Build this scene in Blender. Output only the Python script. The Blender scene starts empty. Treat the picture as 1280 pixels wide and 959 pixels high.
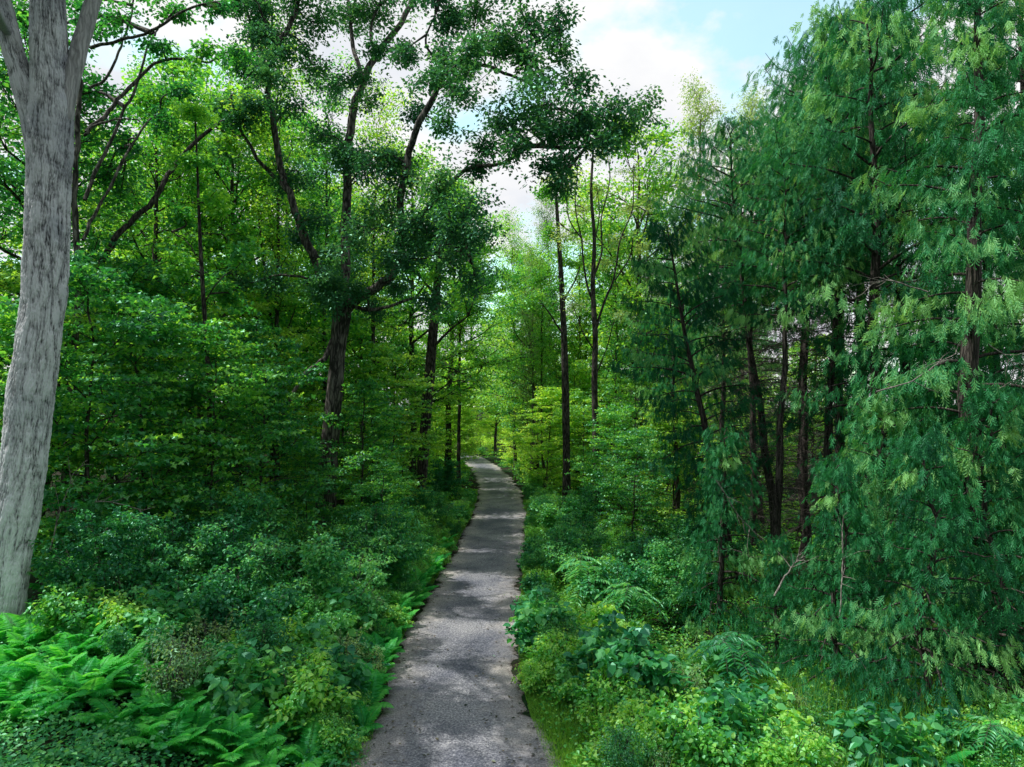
import bpy, math, random
import numpy as np
from mathutils import Vector

SC = bpy.context.scene
COL = SC.collection
random.seed(7)
rng = np.random.default_rng(11)
UP = np.array([0., 0., 1.])
CAMH = 5.4
PITCH = math.radians(2.0)
FPX = 853.3

# ------------------------------------------------------------------ helpers
def at(px, py, Y):
    """photo direction (1280x959) at forward distance Y -> world point"""
    dx = (px-640)/FPX; dy = (479.5-py)/FPX
    d = np.array([dx, math.cos(PITCH)-dy*math.sin(PITCH), math.sin(PITCH)+dy*math.cos(PITCH)])
    d = d*(Y/d[1])
    return np.array([d[0], Y, CAMH+d[2]])

def nrm(a):
    return a/np.maximum(np.linalg.norm(a, axis=-1, keepdims=True), 1e-9)

def make_mesh(name, parts, mat, smooth=False):
    """parts: list of (V, F, tint)"""
    parts = [p for p in parts if len(p[0])]
    Vs = []; Li = []; St = []; Tt = []; vo = 0; lo = 0
    for V, F, T in parts:
        V = np.asarray(V, dtype=np.float32); F = np.asarray(F, dtype=np.int32)
        k = F.shape[1]
        Vs.append(V); Li.append((F+vo).ravel()); St.append(np.arange(len(F), dtype=np.int32)*k+lo)
        Tt.append(np.broadcast_to(np.asarray(T, dtype=np.float32), (len(F),)))
        vo += len(V); lo += F.size
    V = np.concatenate(Vs); L = np.concatenate(Li); S = np.concatenate(St); T = np.concatenate(Tt)
    me = bpy.data.meshes.new(name)
    me.vertices.add(len(V)); me.vertices.foreach_set('co', V.ravel())
    me.loops.add(len(L)); me.loops.foreach_set('vertex_index', L)
    me.polygons.add(len(S)); me.polygons.foreach_set('loop_start', S)
    me.update(calc_edges=True)
    at_ = me.attributes.new('tint', 'FLOAT', 'FACE'); at_.data.foreach_set('value', T)
    me.polygons.foreach_set('use_smooth', np.full(len(S), smooth))
    me.materials.append(mat)
    return me

def tube(pts, rad, sides=6, tint=0.5, rough=0.0, seed=0):
    pts = np.asarray(pts, float); rad = np.asarray(rad, float); n = len(pts)
    t = np.gradient(pts, axis=0); t = nrm(t)
    ref = np.array([1., 0, 0]) if abs(t[0][0]) < .8 else np.array([0, 1., 0])
    a = nrm(np.cross(t, ref)); b = np.cross(t, a)
    ang = np.arange(sides)/sides*2*math.pi
    r = rad[:, None]*np.ones((n, sides))
    if rough:
        rg = np.random.default_rng(seed)
        for k, amp in ((2, .5), (3, .45), (5, .35), (9, .25), (14, .2)):
            ph = np.cumsum(rg.normal(0, .16, n))+rg.uniform(0, 6)
            r = r*(1+rough*amp*np.cos(k*ang[None, :]+ph[:, None]))
        r = r*(1+rough*.25*rg.normal(0, 1, (n, sides)))
    V = pts[:, None, :]+r[:, :, None]*(np.cos(ang)[None, :, None]*a[:, None, :]+np.sin(ang)[None, :, None]*b[:, None, :])
    i = np.arange(n-1)[:, None]*sides; j = np.arange(sides)[None, :]; j2 = (j+1) % sides
    F = np.stack([i+j, i+j2, i+sides+j2, i+sides+j], -1).reshape(-1, 4)
    return V.reshape(-1, 3), F, tint

def ridged_tube(S, ridges, amp, seed, sides, dz=.022):
    """bark with real furrows: braided ridges that run up the stem; ridge height is kept as the face tint"""
    S = np.asarray(S, float); L = np.r_[0, np.cumsum(np.linalg.norm(np.diff(S[:, :3], axis=0), axis=1))]
    n = int(L[-1]/dz); l = np.linspace(0, L[-1], n); Q = np.stack([np.interp(l, L, S[:, i]) for i in range(4)], 1)
    t = nrm(np.gradient(Q[:, :3], axis=0)); a = nrm(np.cross(t, np.array([1., .01, 0]))); b = np.cross(t, a)
    rg = np.random.default_rng(seed); ang = np.arange(sides)/sides*2*math.pi; A, Lz = np.meshgrid(ang, l)
    def warp(am, kmax, lo, hi, m=10):
        w = 0
        for _ in range(m): w = w+np.cos(rg.integers(0, kmax)*A+Lz*2*math.pi/rg.uniform(lo, hi)*rg.choice([-1, 1])+rg.uniform(0, 6.3))
        return w*am/math.sqrt(m)
    s1 = ridges*.5*A+warp(1.5, 9, .35, 1.6); s2 = (ridges*.5+3)*A+warp(1.7, 12, .25, 1.2)
    h = np.sqrt(np.abs(np.sin(s1)*np.sin(s2)))
    h = h*(.62+.38*np.clip(.5+warp(.6, 30, .06, .2, 14), 0, 1))
    def fbm(fa, fz):
        o = 0; am = 1; tot = 0
        for _ in range(4):
            na = max(4, int(fa)); nz = max(3, int(L[-1]*fz)+2); G = rg.random((nz+1, na)); u = (A/(2*math.pi)*na) % na; v = np.clip(Lz*fz, 0, nz-1.001)
            iu = u.astype(int); iv = v.astype(int); fu = u-iu; fv = v-iv; fu = fu*fu*(3-2*fu); fv = fv*fv*(3-2*fv); i2 = (iu+1) % na
            val = (G[iv, iu]*(1-fu)+G[iv, i2]*fu)*(1-fv)+(G[iv+1, iu]*(1-fu)+G[iv+1, i2]*fu)*fv
            o = o+am*(np.abs(2*val-1)); tot += am; am *= .55; fa *= 2; fz *= 2
        return np.clip(o/tot*1.7, 0, 1)
    dep = fbm(4, .5)
    h = (.35*h+.65*fbm(ridges*.55, 2.2))*(.7+.3*dep)+.12*(1-dep)
    big = warp(1, 5, .8, 4, 8)
    r = Q[:, 3:4]*(1+.025*big)+amp*(h-.5)
    V = Q[:, None, :3]+r[:, :, None]*(np.cos(ang)[None, :, None]*a[:, None, :]+np.sin(ang)[None, :, None]*b[:, None, :])
    i = np.arange(n-1)[:, None]*sides; j = np.arange(sides)[None, :]; j2 = (j+1) % sides
    F = np.stack([i+j, i+j2, i+sides+j2, i+sides+j], -1).reshape(-1, 4)
    return V.reshape(-1, 3), F, np.clip(h[:-1].ravel(), 0, 1)

def smooth_path(P, m=4):
    """Catmull-Rom through rows of P (any columns)"""
    P = np.asarray(P, float)
    Q = np.vstack([2*P[0]-P[1], P, 2*P[-1]-P[-2]])
    out = []
    for i in range(1, len(Q)-2):
        for u in np.linspace(0, 1, m, endpoint=False):
            p0, p1, p2, p3 = Q[i-1], Q[i], Q[i+1], Q[i+2]
            out.append(.5*((2*p1)+(-p0+p2)*u+(2*p0-5*p1+4*p2-p3)*u*u+(-p0+3*p1-3*p2+p3)*u**3))
    out.append(P[-1])
    return np.array(out)

def leaves(P, D, N, L, W, tint, shape='kite'):
    D = nrm(D); S = nrm(np.cross(N, D)); N = nrm(np.cross(D, S))
    L = np.asarray(L)[:, None]; W = np.asarray(W)[:, None]; n = len(P)
    if shape == 'kite':
        v = [P, P+.45*L*D+.5*W*S+.12*W*N, P+L*D-.06*L*N, P+.45*L*D-.5*W*S+.12*W*N]
    elif shape == 'hex':
        v = [P, P+.25*L*D+.42*W*S+.1*W*N, P+.62*L*D+.44*W*S+.1*W*N, P+L*D-.12*L*N, P+.62*L*D-.44*W*S+.1*W*N, P+.25*L*D-.42*W*S+.1*W*N]
    elif shape == 'maple':   # three pointed lobes
        v = [P, P+.3*L*D+.62*W*S+.1*W*N, P+.55*L*D+.24*W*S+.03*W*N, P+L*D-.1*L*N, P+.55*L*D-.24*W*S+.03*W*N, P+.3*L*D-.62*W*S+.1*W*N]
    else:  # strip triangle
        v = [P-.5*W*S, P+.5*W*S, P+L*D]
    k = len(v)
    V = np.stack(v, 1).reshape(-1, 3)
    F = np.arange(n*k).reshape(n, k)
    return V, F, tint

def sprays(C, m, rad, flat, L, ratio, r, updown=1.0, out=None, shape='kite', tb=None):
    """leaf sprays around centres C: m leaves each"""
    n = len(C)*m
    off = r.normal(0, 1, (n, 3)); off = nrm(off)*(r.uniform(0, 1, (n, 1))**.45)*rad
    off[:, 2] *= flat
    P = np.repeat(C, m, 0)+off
    D = off*np.array([1, 1, .3])+r.normal(0, .35*rad, (n, 3))
    D[:, 2] -= .25*rad
    N = np.array([0, 0, updown])+r.normal(0, .45, (n, 3))
    Ls = L*r.uniform(.6, 1.25, n)
    base = np.repeat(r.uniform(0, 1, len(C)) if tb is None else tb, m)
    T = np.clip(base*.6+r.uniform(0, .4, n), 0, 1)
    return leaves(P, D, N, Ls, Ls*ratio, T, shape)

# ------------------------------------------------------------------ materials
def new_mat(name):
    m = bpy.data.materials.new(name); m.use_nodes = True
    nt = m.node_tree; nt.nodes.clear()
    return m, nt, nt.nodes, nt.links

def leaf_mat(name, dark, mid, light, trans=.42, gloss=.07, rough=.42, tgain=1.5):
    m, nt, N, Lk = new_mat(name)
    a = N.new('ShaderNodeAttribute'); a.attribute_name = 'tint'
    oi = N.new('ShaderNodeObjectInfo')
    ad = N.new('ShaderNodeMath'); ad.operation = 'MULTIPLY_ADD'; ad.inputs[1].default_value = .55; ad.inputs[2].default_value = -.22
    Lk.new(oi.outputs['Random'], ad.inputs[0])
    tc = N.new('ShaderNodeTexCoord'); nz = N.new('ShaderNodeTexNoise'); nz.inputs['Scale'].default_value = .8; nz.inputs['Detail'].default_value = 2
    Lk.new(tc.outputs['Object'], nz.inputs['Vector'])
    nm = N.new('ShaderNodeMath'); nm.operation = 'MULTIPLY_ADD'; nm.inputs[1].default_value = .8; nm.inputs[2].default_value = -.4
    Lk.new(nz.outputs['Fac'], nm.inputs[0])
    s1 = N.new('ShaderNodeMath'); s1.operation = 'ADD'; Lk.new(a.outputs['Fac'], s1.inputs[0]); Lk.new(ad.outputs[0], s1.inputs[1])
    s2 = N.new('ShaderNodeMath'); s2.operation = 'ADD'; Lk.new(s1.outputs[0], s2.inputs[0]); Lk.new(nm.outputs[0], s2.inputs[1])
    cr = N.new('ShaderNodeValToRGB'); Lk.new(s2.outputs[0], cr.inputs[0])
    e = cr.color_ramp.elements; e[0].position = 0.05; e[0].color = (*dark, 1); e[1].position = .86; e[1].color = (*light, 1)
    k = e.new(.5); k.color = (*mid, 1)
    df = N.new('ShaderNodeBsdfDiffuse'); Lk.new(cr.outputs[0], df.inputs[0])
    tr = N.new('ShaderNodeBsdfTranslucent')
    tm = N.new('ShaderNodeMix'); tm.data_type = 'RGBA'; tm.blend_type = 'MULTIPLY'; tm.inputs[0].default_value = 1
    Lk.new(cr.outputs[0], tm.inputs[6]); tm.inputs[7].default_value = (1.5*tgain, 1.25*tgain, .55*tgain, 1)
    Lk.new(tm.outputs[2], tr.inputs[0])
    mx = N.new('ShaderNodeMixShader'); mx.inputs[0].default_value = trans
    Lk.new(df.outputs[0], mx.inputs[1]); Lk.new(tr.outputs[0], mx.inputs[2])
    gl = N.new('ShaderNodeBsdfGlossy'); gl.inputs['Roughness'].default_value = rough; gl.inputs[0].default_value = (.45, .85, .7, 1)
    m2 = N.new('ShaderNodeMixShader'); m2.inputs[0].default_value = gloss
    Lk.new(mx.outputs[0], m2.inputs[1]); Lk.new(gl.outputs[0], m2.inputs[2])
    o = N.new('ShaderNodeOutputMaterial'); Lk.new(m2.outputs[0], o.inputs[0])
    return m

def bark_mat(name, dark, light, sx=9., sz=1.6, bump=.6, patch=None, lo=.38, hi=.62, wave=0., ridged_lit_base=False):
    m, nt, N, Lk = new_mat(name)
    tc = N.new('ShaderNodeTexCoord'); mp = N.new('ShaderNodeMapping'); mp.inputs['Scale'].default_value = (sx, sx, sz)
    wn = N.new('ShaderNodeTexNoise'); wn.inputs['Scale'].default_value = 3; Lk.new(tc.outputs['Object'], wn.inputs['Vector'])
    wa = N.new('ShaderNodeMix'); wa.data_type = 'RGBA'; wa.blend_type = 'LINEAR_LIGHT'; wa.inputs[0].default_value = .06+wave
    Lk.new(tc.outputs['Object'], wa.inputs[6]); Lk.new(wn.outputs['Color'], wa.inputs[7])
    Lk.new(wa.outputs[2], mp.inputs['Vector'])
    n1 = N.new('ShaderNodeTexNoise'); n1.inputs['Scale'].default_value = 1.; n1.inputs['Detail'].default_value = 6; n1.inputs['Roughness'].default_value = .62
    Lk.new(mp.outputs[0], n1.inputs['Vector'])
    v = N.new('ShaderNodeTexVoronoi'); v.feature = 'DISTANCE_TO_EDGE'; v.inputs['Scale'].default_value = 1.15; Lk.new(mp.outputs[0], v.inputs['Vector'])
    vm = N.new('ShaderNodeMath'); vm.operation = 'MULTIPLY'; vm.inputs[1].default_value = 1.6; vm.use_clamp = True; Lk.new(v.outputs['Distance'], vm.inputs[0])
    ss = N.new('ShaderNodeMath'); ss.operation = 'MULTIPLY_ADD'; ss.inputs[1].default_value = .4; Lk.new(vm.outputs[0], ss.inputs[0])
    sc = N.new('ShaderNodeMath'); sc.operation = 'MULTIPLY'; sc.inputs[1].default_value = .75; Lk.new(n1.outputs['Fac'], sc.inputs[0])
    Lk.new(sc.outputs[0], ss.inputs[2])
    if ridged_lit_base:
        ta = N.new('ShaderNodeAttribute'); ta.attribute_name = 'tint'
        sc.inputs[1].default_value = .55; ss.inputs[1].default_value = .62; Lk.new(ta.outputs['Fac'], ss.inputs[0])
    cr = N.new('ShaderNodeValToRGB'); Lk.new(ss.outputs[0], cr.inputs[0])
    e = cr.color_ramp.elements; e[0].position = lo; e[0].color = (*dark, 1); e[1].position = hi; e[1].color = (*light, 1)
    colout = cr.outputs[0]
    if patch:
        n2 = N.new('ShaderNodeTexNoise'); n2.inputs['Scale'].default_value = 1.3; n2.inputs['Detail'].default_value = 5; Lk.new(tc.outputs['Object'], n2.inputs['Vector'])
        r2 = N.new('ShaderNodeMapRange'); r2.inputs[1].default_value = .47; r2.inputs[2].default_value = .65; Lk.new(n2.outputs['Fac'], r2.inputs[0])
        r3 = N.new('ShaderNodeMath'); r3.operation = 'MULTIPLY'; r3.inputs[1].default_value = .65; Lk.new(r2.outputs[0], r3.inputs[0])
        pm = N.new('ShaderNodeMix'); pm.data_type = 'RGBA'; pm.blend_type = 'MULTIPLY'; pm.inputs[7].default_value = (*patch, 1)
        Lk.new(r3.outputs[0], pm.inputs[0]); Lk.new(cr.outputs[0], pm.inputs[6]); colout = pm.outputs[2]
    if ridged_lit_base:  # sky light on the lower trunk, painted as paler bark toward the base
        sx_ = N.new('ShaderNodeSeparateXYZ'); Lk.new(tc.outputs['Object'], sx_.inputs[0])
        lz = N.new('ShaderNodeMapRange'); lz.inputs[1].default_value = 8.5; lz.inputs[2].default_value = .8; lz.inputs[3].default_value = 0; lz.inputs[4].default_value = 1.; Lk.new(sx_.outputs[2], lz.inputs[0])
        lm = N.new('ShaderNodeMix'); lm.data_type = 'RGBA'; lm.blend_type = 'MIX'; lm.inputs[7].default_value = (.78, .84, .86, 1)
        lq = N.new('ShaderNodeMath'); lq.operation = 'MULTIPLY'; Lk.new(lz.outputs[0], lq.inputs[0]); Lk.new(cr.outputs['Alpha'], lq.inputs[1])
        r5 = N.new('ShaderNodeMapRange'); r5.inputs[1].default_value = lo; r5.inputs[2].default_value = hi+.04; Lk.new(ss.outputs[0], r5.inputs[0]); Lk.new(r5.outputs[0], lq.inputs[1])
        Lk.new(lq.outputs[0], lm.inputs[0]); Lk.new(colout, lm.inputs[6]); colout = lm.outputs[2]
    b = N.new('ShaderNodeBsdfPrincipled'); b.inputs['Roughness'].default_value = .92; b.inputs['Specular IOR Level'].default_value = .25
    Lk.new(colout, b.inputs['Base Color'])
    bp = N.new('ShaderNodeBump'); bp.inputs['Strength'].default_value = bump; bp.inputs['Distance'].default_value = .06
    Lk.new(ss.outputs[0], bp.inputs['Height']); Lk.new(bp.outputs[0], b.inputs['Normal'])
    o = N.new('ShaderNodeOutputMaterial'); Lk.new(b.outputs[0], o.inputs[0])
    return m

M = {}
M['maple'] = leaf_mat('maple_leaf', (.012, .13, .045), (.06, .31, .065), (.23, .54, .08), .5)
M['bright'] = leaf_mat('bright_leaf', (.04, .22, .035), (.14, .40, .05), (.33, .58, .10), .5)  # lit copy of the maple leaf, sunlight put into its colour
M['glow'] = leaf_mat('sunlit_pale_leaf', (.10, .32, .045), (.30, .56, .08), (.52, .76, .18), .52, .04)  # lightest leaf copy, painted sunlight for trees around the far bend
M['oak'] = leaf_mat('oak_leaf', (.018, .11, .065), (.045, .20, .09), (.12, .34, .11), .42, .07, .4, 1.3)
M['cedar'] = leaf_mat('cedar_frond', (.007, .09, .042), (.035, .26, .085), (.28, .58, .22), .38, .03, .5, 1.3)
M['shrub'] = leaf_mat('shrub_leaf', (.012, .13, .06), (.05, .30, .095), (.18, .50, .15), .42, .055, .4)
M['fern'] = leaf_mat('fern_frond', (.018, .20, .055), (.045, .38, .085), (.14, .54, .12), .5, .02, .45)
M['bramble'] = leaf_mat('bramble_leaf', (.025, .21, .045), (.12, .43, .07), (.36, .64, .13), .45, .06, .4)
M['ghost'] = leaf_mat('willow_leaf', (.07, .18, .09), (.15, .31, .14), (.30, .46, .18), .45, .06)
M['grass'] = leaf_mat('grass_blade', (.04, .18, .03), (.11, .33, .04), (.24, .48, .07), .4, .05)
M['litter'] = leaf_mat('litter', (.02, .018, .013), (.05, .04, .028), (.13, .10, .07), .1, .04)
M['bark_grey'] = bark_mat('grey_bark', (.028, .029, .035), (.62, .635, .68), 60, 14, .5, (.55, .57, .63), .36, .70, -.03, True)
M['bark_dark'] = bark_mat('dark_bark', (.015, .014, .013), (.12, .105, .10), 11, 2.2, .9)
M['bark_oak'] = bark_mat('oak_bark', (.025, .024, .023), (.20, .185, .175), 9, 1.6, .8)
M['bark_cedar'] = bark_mat('cedar_bark', (.016, .014, .013), (.115, .10, .092), 18, .9, .6)
M['bark_pale'] = bark_mat('bare_wood', (.18, .18, .19), (.42, .42, .44), 16, .9, .4, None, .3, .6)
M['twig_dead'] = bark_mat('dead_twig', (.03, .026, .024), (.15, .13, .12), 20, 5, .3)
M['twig_grey'] = bark_mat('grey_twig', (.05, .05, .045), (.22, .21, .20), 20, 5, .3)

# ------------------------------------------------------------------ terrain
PY = np.array([-40, 0, 8, 10.5, 12, 15.9, 19.4, 25.6, 35.4, 43, 51, 61, 69, 77, 88, 100, 130])
PX = np.array([-.1, -.1, -.4, -.76, -1.08, -1.23, -1.1, -.86, -.6, -.75, -1.25, -2.4, -3.6, -5.2, -10, -18, -45])
def xpath(y):
    y = np.asarray(y, float)
    return (np.interp(y-1.5, PY, PX)+np.interp(y, PY, PX)+np.interp(y+1.5, PY, PX))/3
def sst(a, b, x):
    t = np.clip((x-a)/(b-a), 0, 1); return t*t*(3-2*t)
def ground(x, y):
    x = np.asarray(x, float); y = np.asarray(y, float)
    d = x-xpath(y)
    far = sst(4, 12, abs(d))
    wob = .16*np.sin(x*.7+1.3)*np.sin(y*.55+.4)+.09*np.sin(x*1.9+y*1.3)+.05*np.sin(x*3.1-y*2.3)
    h = 1.0*sst(1.7, 6.5, -d)-.45*sst(1.9, 7, d)+wob*sst(1.7, 3.5, abs(d))
    h = h+far*.5*np.sin(x*.06+.5)*np.sin(y*.05+1.)
    h = h+sst(70, 220, np.hypot(x, y))*6*sst(0, 1, .5+.5*np.sin(x*.012+y*.01))
    return h

def node_noise(N, Lk, vec, scale, detail=4, rough=.55):
    n = N.new('ShaderNodeTexNoise'); n.inputs['Scale'].default_value = scale; n.inputs['Detail'].default_value = detail; n.inputs['Roughness'].default_value = rough
    Lk.new(vec, n.inputs['Vector']); return n.outputs['Fac']

def ramp(N, Lk, fac, stops):
    cr = N.new('ShaderNodeValToRGB'); Lk.new(fac, cr.inputs[0]); e = cr.color_ramp.elements
    e[0].position, e[0].color = stops[0][0], (*stops[0][1], 1); e[1].position, e[1].color = stops[-1][0], (*stops[-1][1], 1)
    for p, c in stops[1:-1]:
        k = e.new(p); k.color = (*c, 1)
    return cr.outputs[0]

def ground_material():
    m, nt, N, Lk = new_mat('forest_floor')
    tc = N.new('ShaderNodeTexCoord'); v = tc.outputs['Object']
    soil = ramp(N, Lk, node_noise(N, Lk, v, 9, 8, .7), [(.3, (.008, .007, .005)), (.5, (.028, .022, .016)), (.7, (.075, .06, .045))])
    green = ramp(N, Lk, node_noise(N, Lk, v, 14, 8, .7), [(.3, (.006, .02, .008)), (.55, (.015, .06, .02)), (.75, (.04, .11, .03))])
    f = N.new('ShaderNodeMapRange'); f.inputs[1].default_value = .42; f.inputs[2].default_value = .6
    Lk.new(node_noise(N, Lk, v, .5, 4), f.inputs[0])
    mx = N.new('ShaderNodeMix'); mx.data_type = 'RGBA'; Lk.new(f.outputs[0], mx.inputs[0]); Lk.new(soil, mx.inputs[6]); Lk.new(green, mx.inputs[7])
    b = N.new('ShaderNodeBsdfPrincipled'); b.inputs['Roughness'].default_value = 1; b.inputs['Specular IOR Level'].default_value = .1
    Lk.new(mx.outputs[2], b.inputs['Base Color'])
    bp = N.new('ShaderNodeBump'); bp.inputs['Strength'].default_value = 1; bp.inputs['Distance'].default_value = .08
    Lk.new(node_noise(N, Lk, v, 12, 8, .75), bp.inputs['Height']); Lk.new(bp.outputs[0], b.inputs['Normal'])
    o = N.new('ShaderNodeOutputMaterial'); Lk.new(b.outputs[0], o.inputs[0])
    return m

def path_material():
    m, nt, N, Lk = new_mat('gravel_path')
    tc = N.new('ShaderNodeTexCoord'); v = tc.outputs['Object']
    a = N.new('ShaderNodeAttribute'); a.attribute_name = 'across'
    base = ramp(N, Lk, node_noise(N, Lk, v, 26, 10, .8), [(.36, (.035, .038, .05)), (.47, (.18, .19, .225)), (.56, (.34, .35, .385)), (.68, (.82, .81, .82))])
    dust = ramp(N, Lk, node_noise(N, Lk, v, 40, 8, .75), [(.38, (.12, .11, .105)), (.5, (.38, .36, .35)), (.65, (.68, .65, .62))])
    # dusty verges, firmer dark crown between the wheel tracks
    ab = N.new('ShaderNodeMath'); ab.operation = 'ABSOLUTE'; Lk.new(a.outputs['Fac'], ab.inputs[0])
    ns = N.new('ShaderNodeMath'); ns.operation = 'MULTIPLY_ADD'; ns.inputs[1].default_value = .9; Lk.new(node_noise(N, Lk, v, 1.1, 5, .65), ns.inputs[0]); Lk.new(ab.outputs[0], ns.inputs[2])
    r = N.new('ShaderNodeMapRange'); r.inputs[1].default_value = .85; r.inputs[2].default_value = 1.45; Lk.new(ns.outputs[0], r.inputs[0])
    mx = N.new('ShaderNodeMix'); mx.data_type = 'RGBA'; Lk.new(r.outputs[0], mx.inputs[0]); Lk.new(base, mx.inputs[6]); Lk.new(dust, mx.inputs[7])
    # damp broad tone changes
    w = ramp(N, Lk, node_noise(N, Lk, v, .55, 4, .6), [(.36, (.48, .50, .56)), (.64, (1.05, 1.03, 1.0))])
    m2 = N.new('ShaderNodeMix'); m2.data_type = 'RGBA'; m2.blend_type = 'MULTIPLY'; m2.inputs[0].default_value = 1; Lk.new(mx.outputs[2], m2.inputs[6]); Lk.new(w, m2.inputs[7])
    # dark crumbs / twigs / leaves
    vo = N.new('ShaderNodeTexVoronoi'); vo.inputs['Scale'].default_value = 17; Lk.new(v, vo.inputs['Vector'])
    s = N.new('ShaderNodeMapRange'); s.inputs[1].default_value = .10; s.inputs[2].default_value = .22; Lk.new(vo.outputs['Distance'], s.inputs[0])
    s2 = N.new('ShaderNodeMath'); s2.operation = 'MAXIMUM'; Lk.new(s.outputs[0], s2.inputs[0])
    g = N.new('ShaderNodeMapRange'); g.inputs[1].default_value = .40; g.inputs[2].default_value = .62; g.inputs[3].default_value = 1; g.inputs[4].default_value = 0; Lk.new(node_noise(N, Lk, v, 2.2, 5, .7), g.inputs[0])
    Lk.new(g.outputs[0], s2.inputs[1])
    sm = N.new('ShaderNodeMapRange'); sm.inputs[3].default_value = .2; sm.inputs[4].default_value = 1.0; Lk.new(s2.outputs[0], sm.inputs[0])
    m3 = N.new('ShaderNodeMix'); m3.data_type = 'RGBA'; m3.blend_type = 'MULTIPLY'; m3.inputs[0].default_value = 1; Lk.new(m2.outputs[2], m3.inputs[6]); Lk.new(sm.outputs[0], m3.inputs[7])
    # ragged soil and litter creeping in from the edges
    ef = N.new('ShaderNodeMath'); ef.operation = 'MULTIPLY_ADD'; ef.inputs[1].default_value = .55; Lk.new(node_noise(N, Lk, v, 3.2, 8, .75), ef.inputs[0]); Lk.new(ab.outputs[0], ef.inputs[2])
    er = N.new('ShaderNodeMapRange'); er.inputs[1].default_value = 1.16; er.inputs[2].default_value = 1.34; Lk.new(ef.outputs[0], er.inputs[0])
    soil = ramp(N, Lk, node_noise(N, Lk, v, 20, 8, .8), [(.35, (.008, .007, .006)), (.5, (.035, .03, .024)), (.68, (.13, .11, .09))])
    m4 = N.new('ShaderNodeMix'); m4.data_type = 'RGBA'; Lk.new(er.outputs[0], m4.inputs[0]); Lk.new(m3.outputs[2], m4.inputs[6]); Lk.new(soil, m4.inputs[7]); m3 = m4
    b = N.new('ShaderNodeBsdfPrincipled'); b.inputs['Roughness'].default_value = .95; b.inputs['Specular IOR Level'].default_value = .2
    Lk.new(m3.outputs[2], b.inputs['Base Color'])
    bp = N.new('ShaderNodeBump'); bp.inputs['Strength'].default_value = .8; bp.inputs['Distance'].default_value = .03
    Lk.new(node_noise(N, Lk, v, 24, 8, .8), bp.inputs['Height']); Lk.new(bp.outputs[0], b.inputs['Normal'])
    o = N.new('ShaderNodeOutputMaterial'); Lk.new(b.outputs[0], o.inputs[0])
    return m

def grid_mesh(name, X, Yv, Z, mat):
    ny, nx = X.shape
    V = np.stack([X, Yv, Z], -1).reshape(-1, 3)
    i = np.arange(ny-1)[:, None]*nx; j = np.arange(nx-1)[None, :]
    F = np.stack([i+j, i+j+1, i+nx+j+1, i+nx+j], -1).reshape(-1, 4)
    return make_mesh(name, [(V, F, .5)], mat, True)

def axis_pts(lo, hi, step, far):
    a = list(np.arange(lo, hi+1e-6, step)); s = step; x = a[-1]
    while x < far: s *= 1.25; x += s; a.append(x)
    x = a[0]; s = step; b = []
    while x > -far: s *= 1.25; x -= s; b.append(x)
    return np.array(b[::-1]+a)
gx = axis_pts(-16, 16, .3, 600); gy = axis_pts(4, 60, .3, 600)
X, Yv = np.meshgrid(gx, gy)
Z = ground(X, Yv)
g = bpy.data.objects.new('ground', grid_mesh('ground', X, Yv, Z, ground_material())); COL.objects.link(g); g['kind'] = 'structure'

ys = np.arange(-20, 100, .18)
us = np.linspace(-1, 1, 19)
hw = 1.5+.0*ys
rg = np.random.default_rng(5)
hwid = np.interp(ys, [0, 8, 10.5, 12, 14, 26, 35, 60, 90], [2.0, 1.9, 1.68, 1.42, 1.3, 1.27, 1.36, 1.32, 1.3])
eL = hwid+.07*np.sin(ys*.9)+.06*np.sin(ys*2.3+1)+.06*rg.normal(0, 1, len(ys))
eR = hwid+.07*np.sin(ys*.7+2)+.06*np.sin(ys*2.9)+.06*rg.normal(0, 1, len(ys))
PXc = xpath(ys)
XX = np.where(us[None, :] < 0, PXc[:, None]+us[None, :]*eL[:, None], PXc[:, None]+us[None, :]*eR[:, None])
YY = np.repeat(ys[:, None], len(us), 1)
# shallow wheel ruts either side of a low crown
ZZ = ground(XX, YY)*0+.03-.018*np.exp(-((abs(us)-.55)/.17)**2)[None, :]-.022*(abs(us) > .95)[None, :]
ZZ = ZZ+.006*np.sin(XX*2.1+YY*1.3)
pm = grid_mesh('path', XX, YY, ZZ, path_material())
ac = pm.attributes.new('across', 'FLOAT', 'POINT'); ac.data.foreach_set('value', np.repeat(us[None, :], len(ys), 0).ravel().astype(np.float32))
p = bpy.data.objects.new('path', pm); COL.objects.link(p); p['kind'] = 'structure'

# ------------------------------------------------------------------ object helpers
def thing(name, label, cat, loc=(0, 0, 0), rz=0, sc=1, group=None, tilt=(0, 0)):
    o = bpy.data.objects.new(name, None); COL.objects.link(o)
    o.location = loc; o.rotation_euler = (tilt[0], tilt[1], rz); o.scale = sc if isinstance(sc, tuple) else (sc,)*3
    o.empty_display_size = .1
    o['label'] = label; o['category'] = cat
    if group: o['group'] = group
    return o
def part(name, me, parent):
    o = bpy.data.objects.new(name, me); COL.objects.link(o); o.parent = parent; return o

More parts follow.
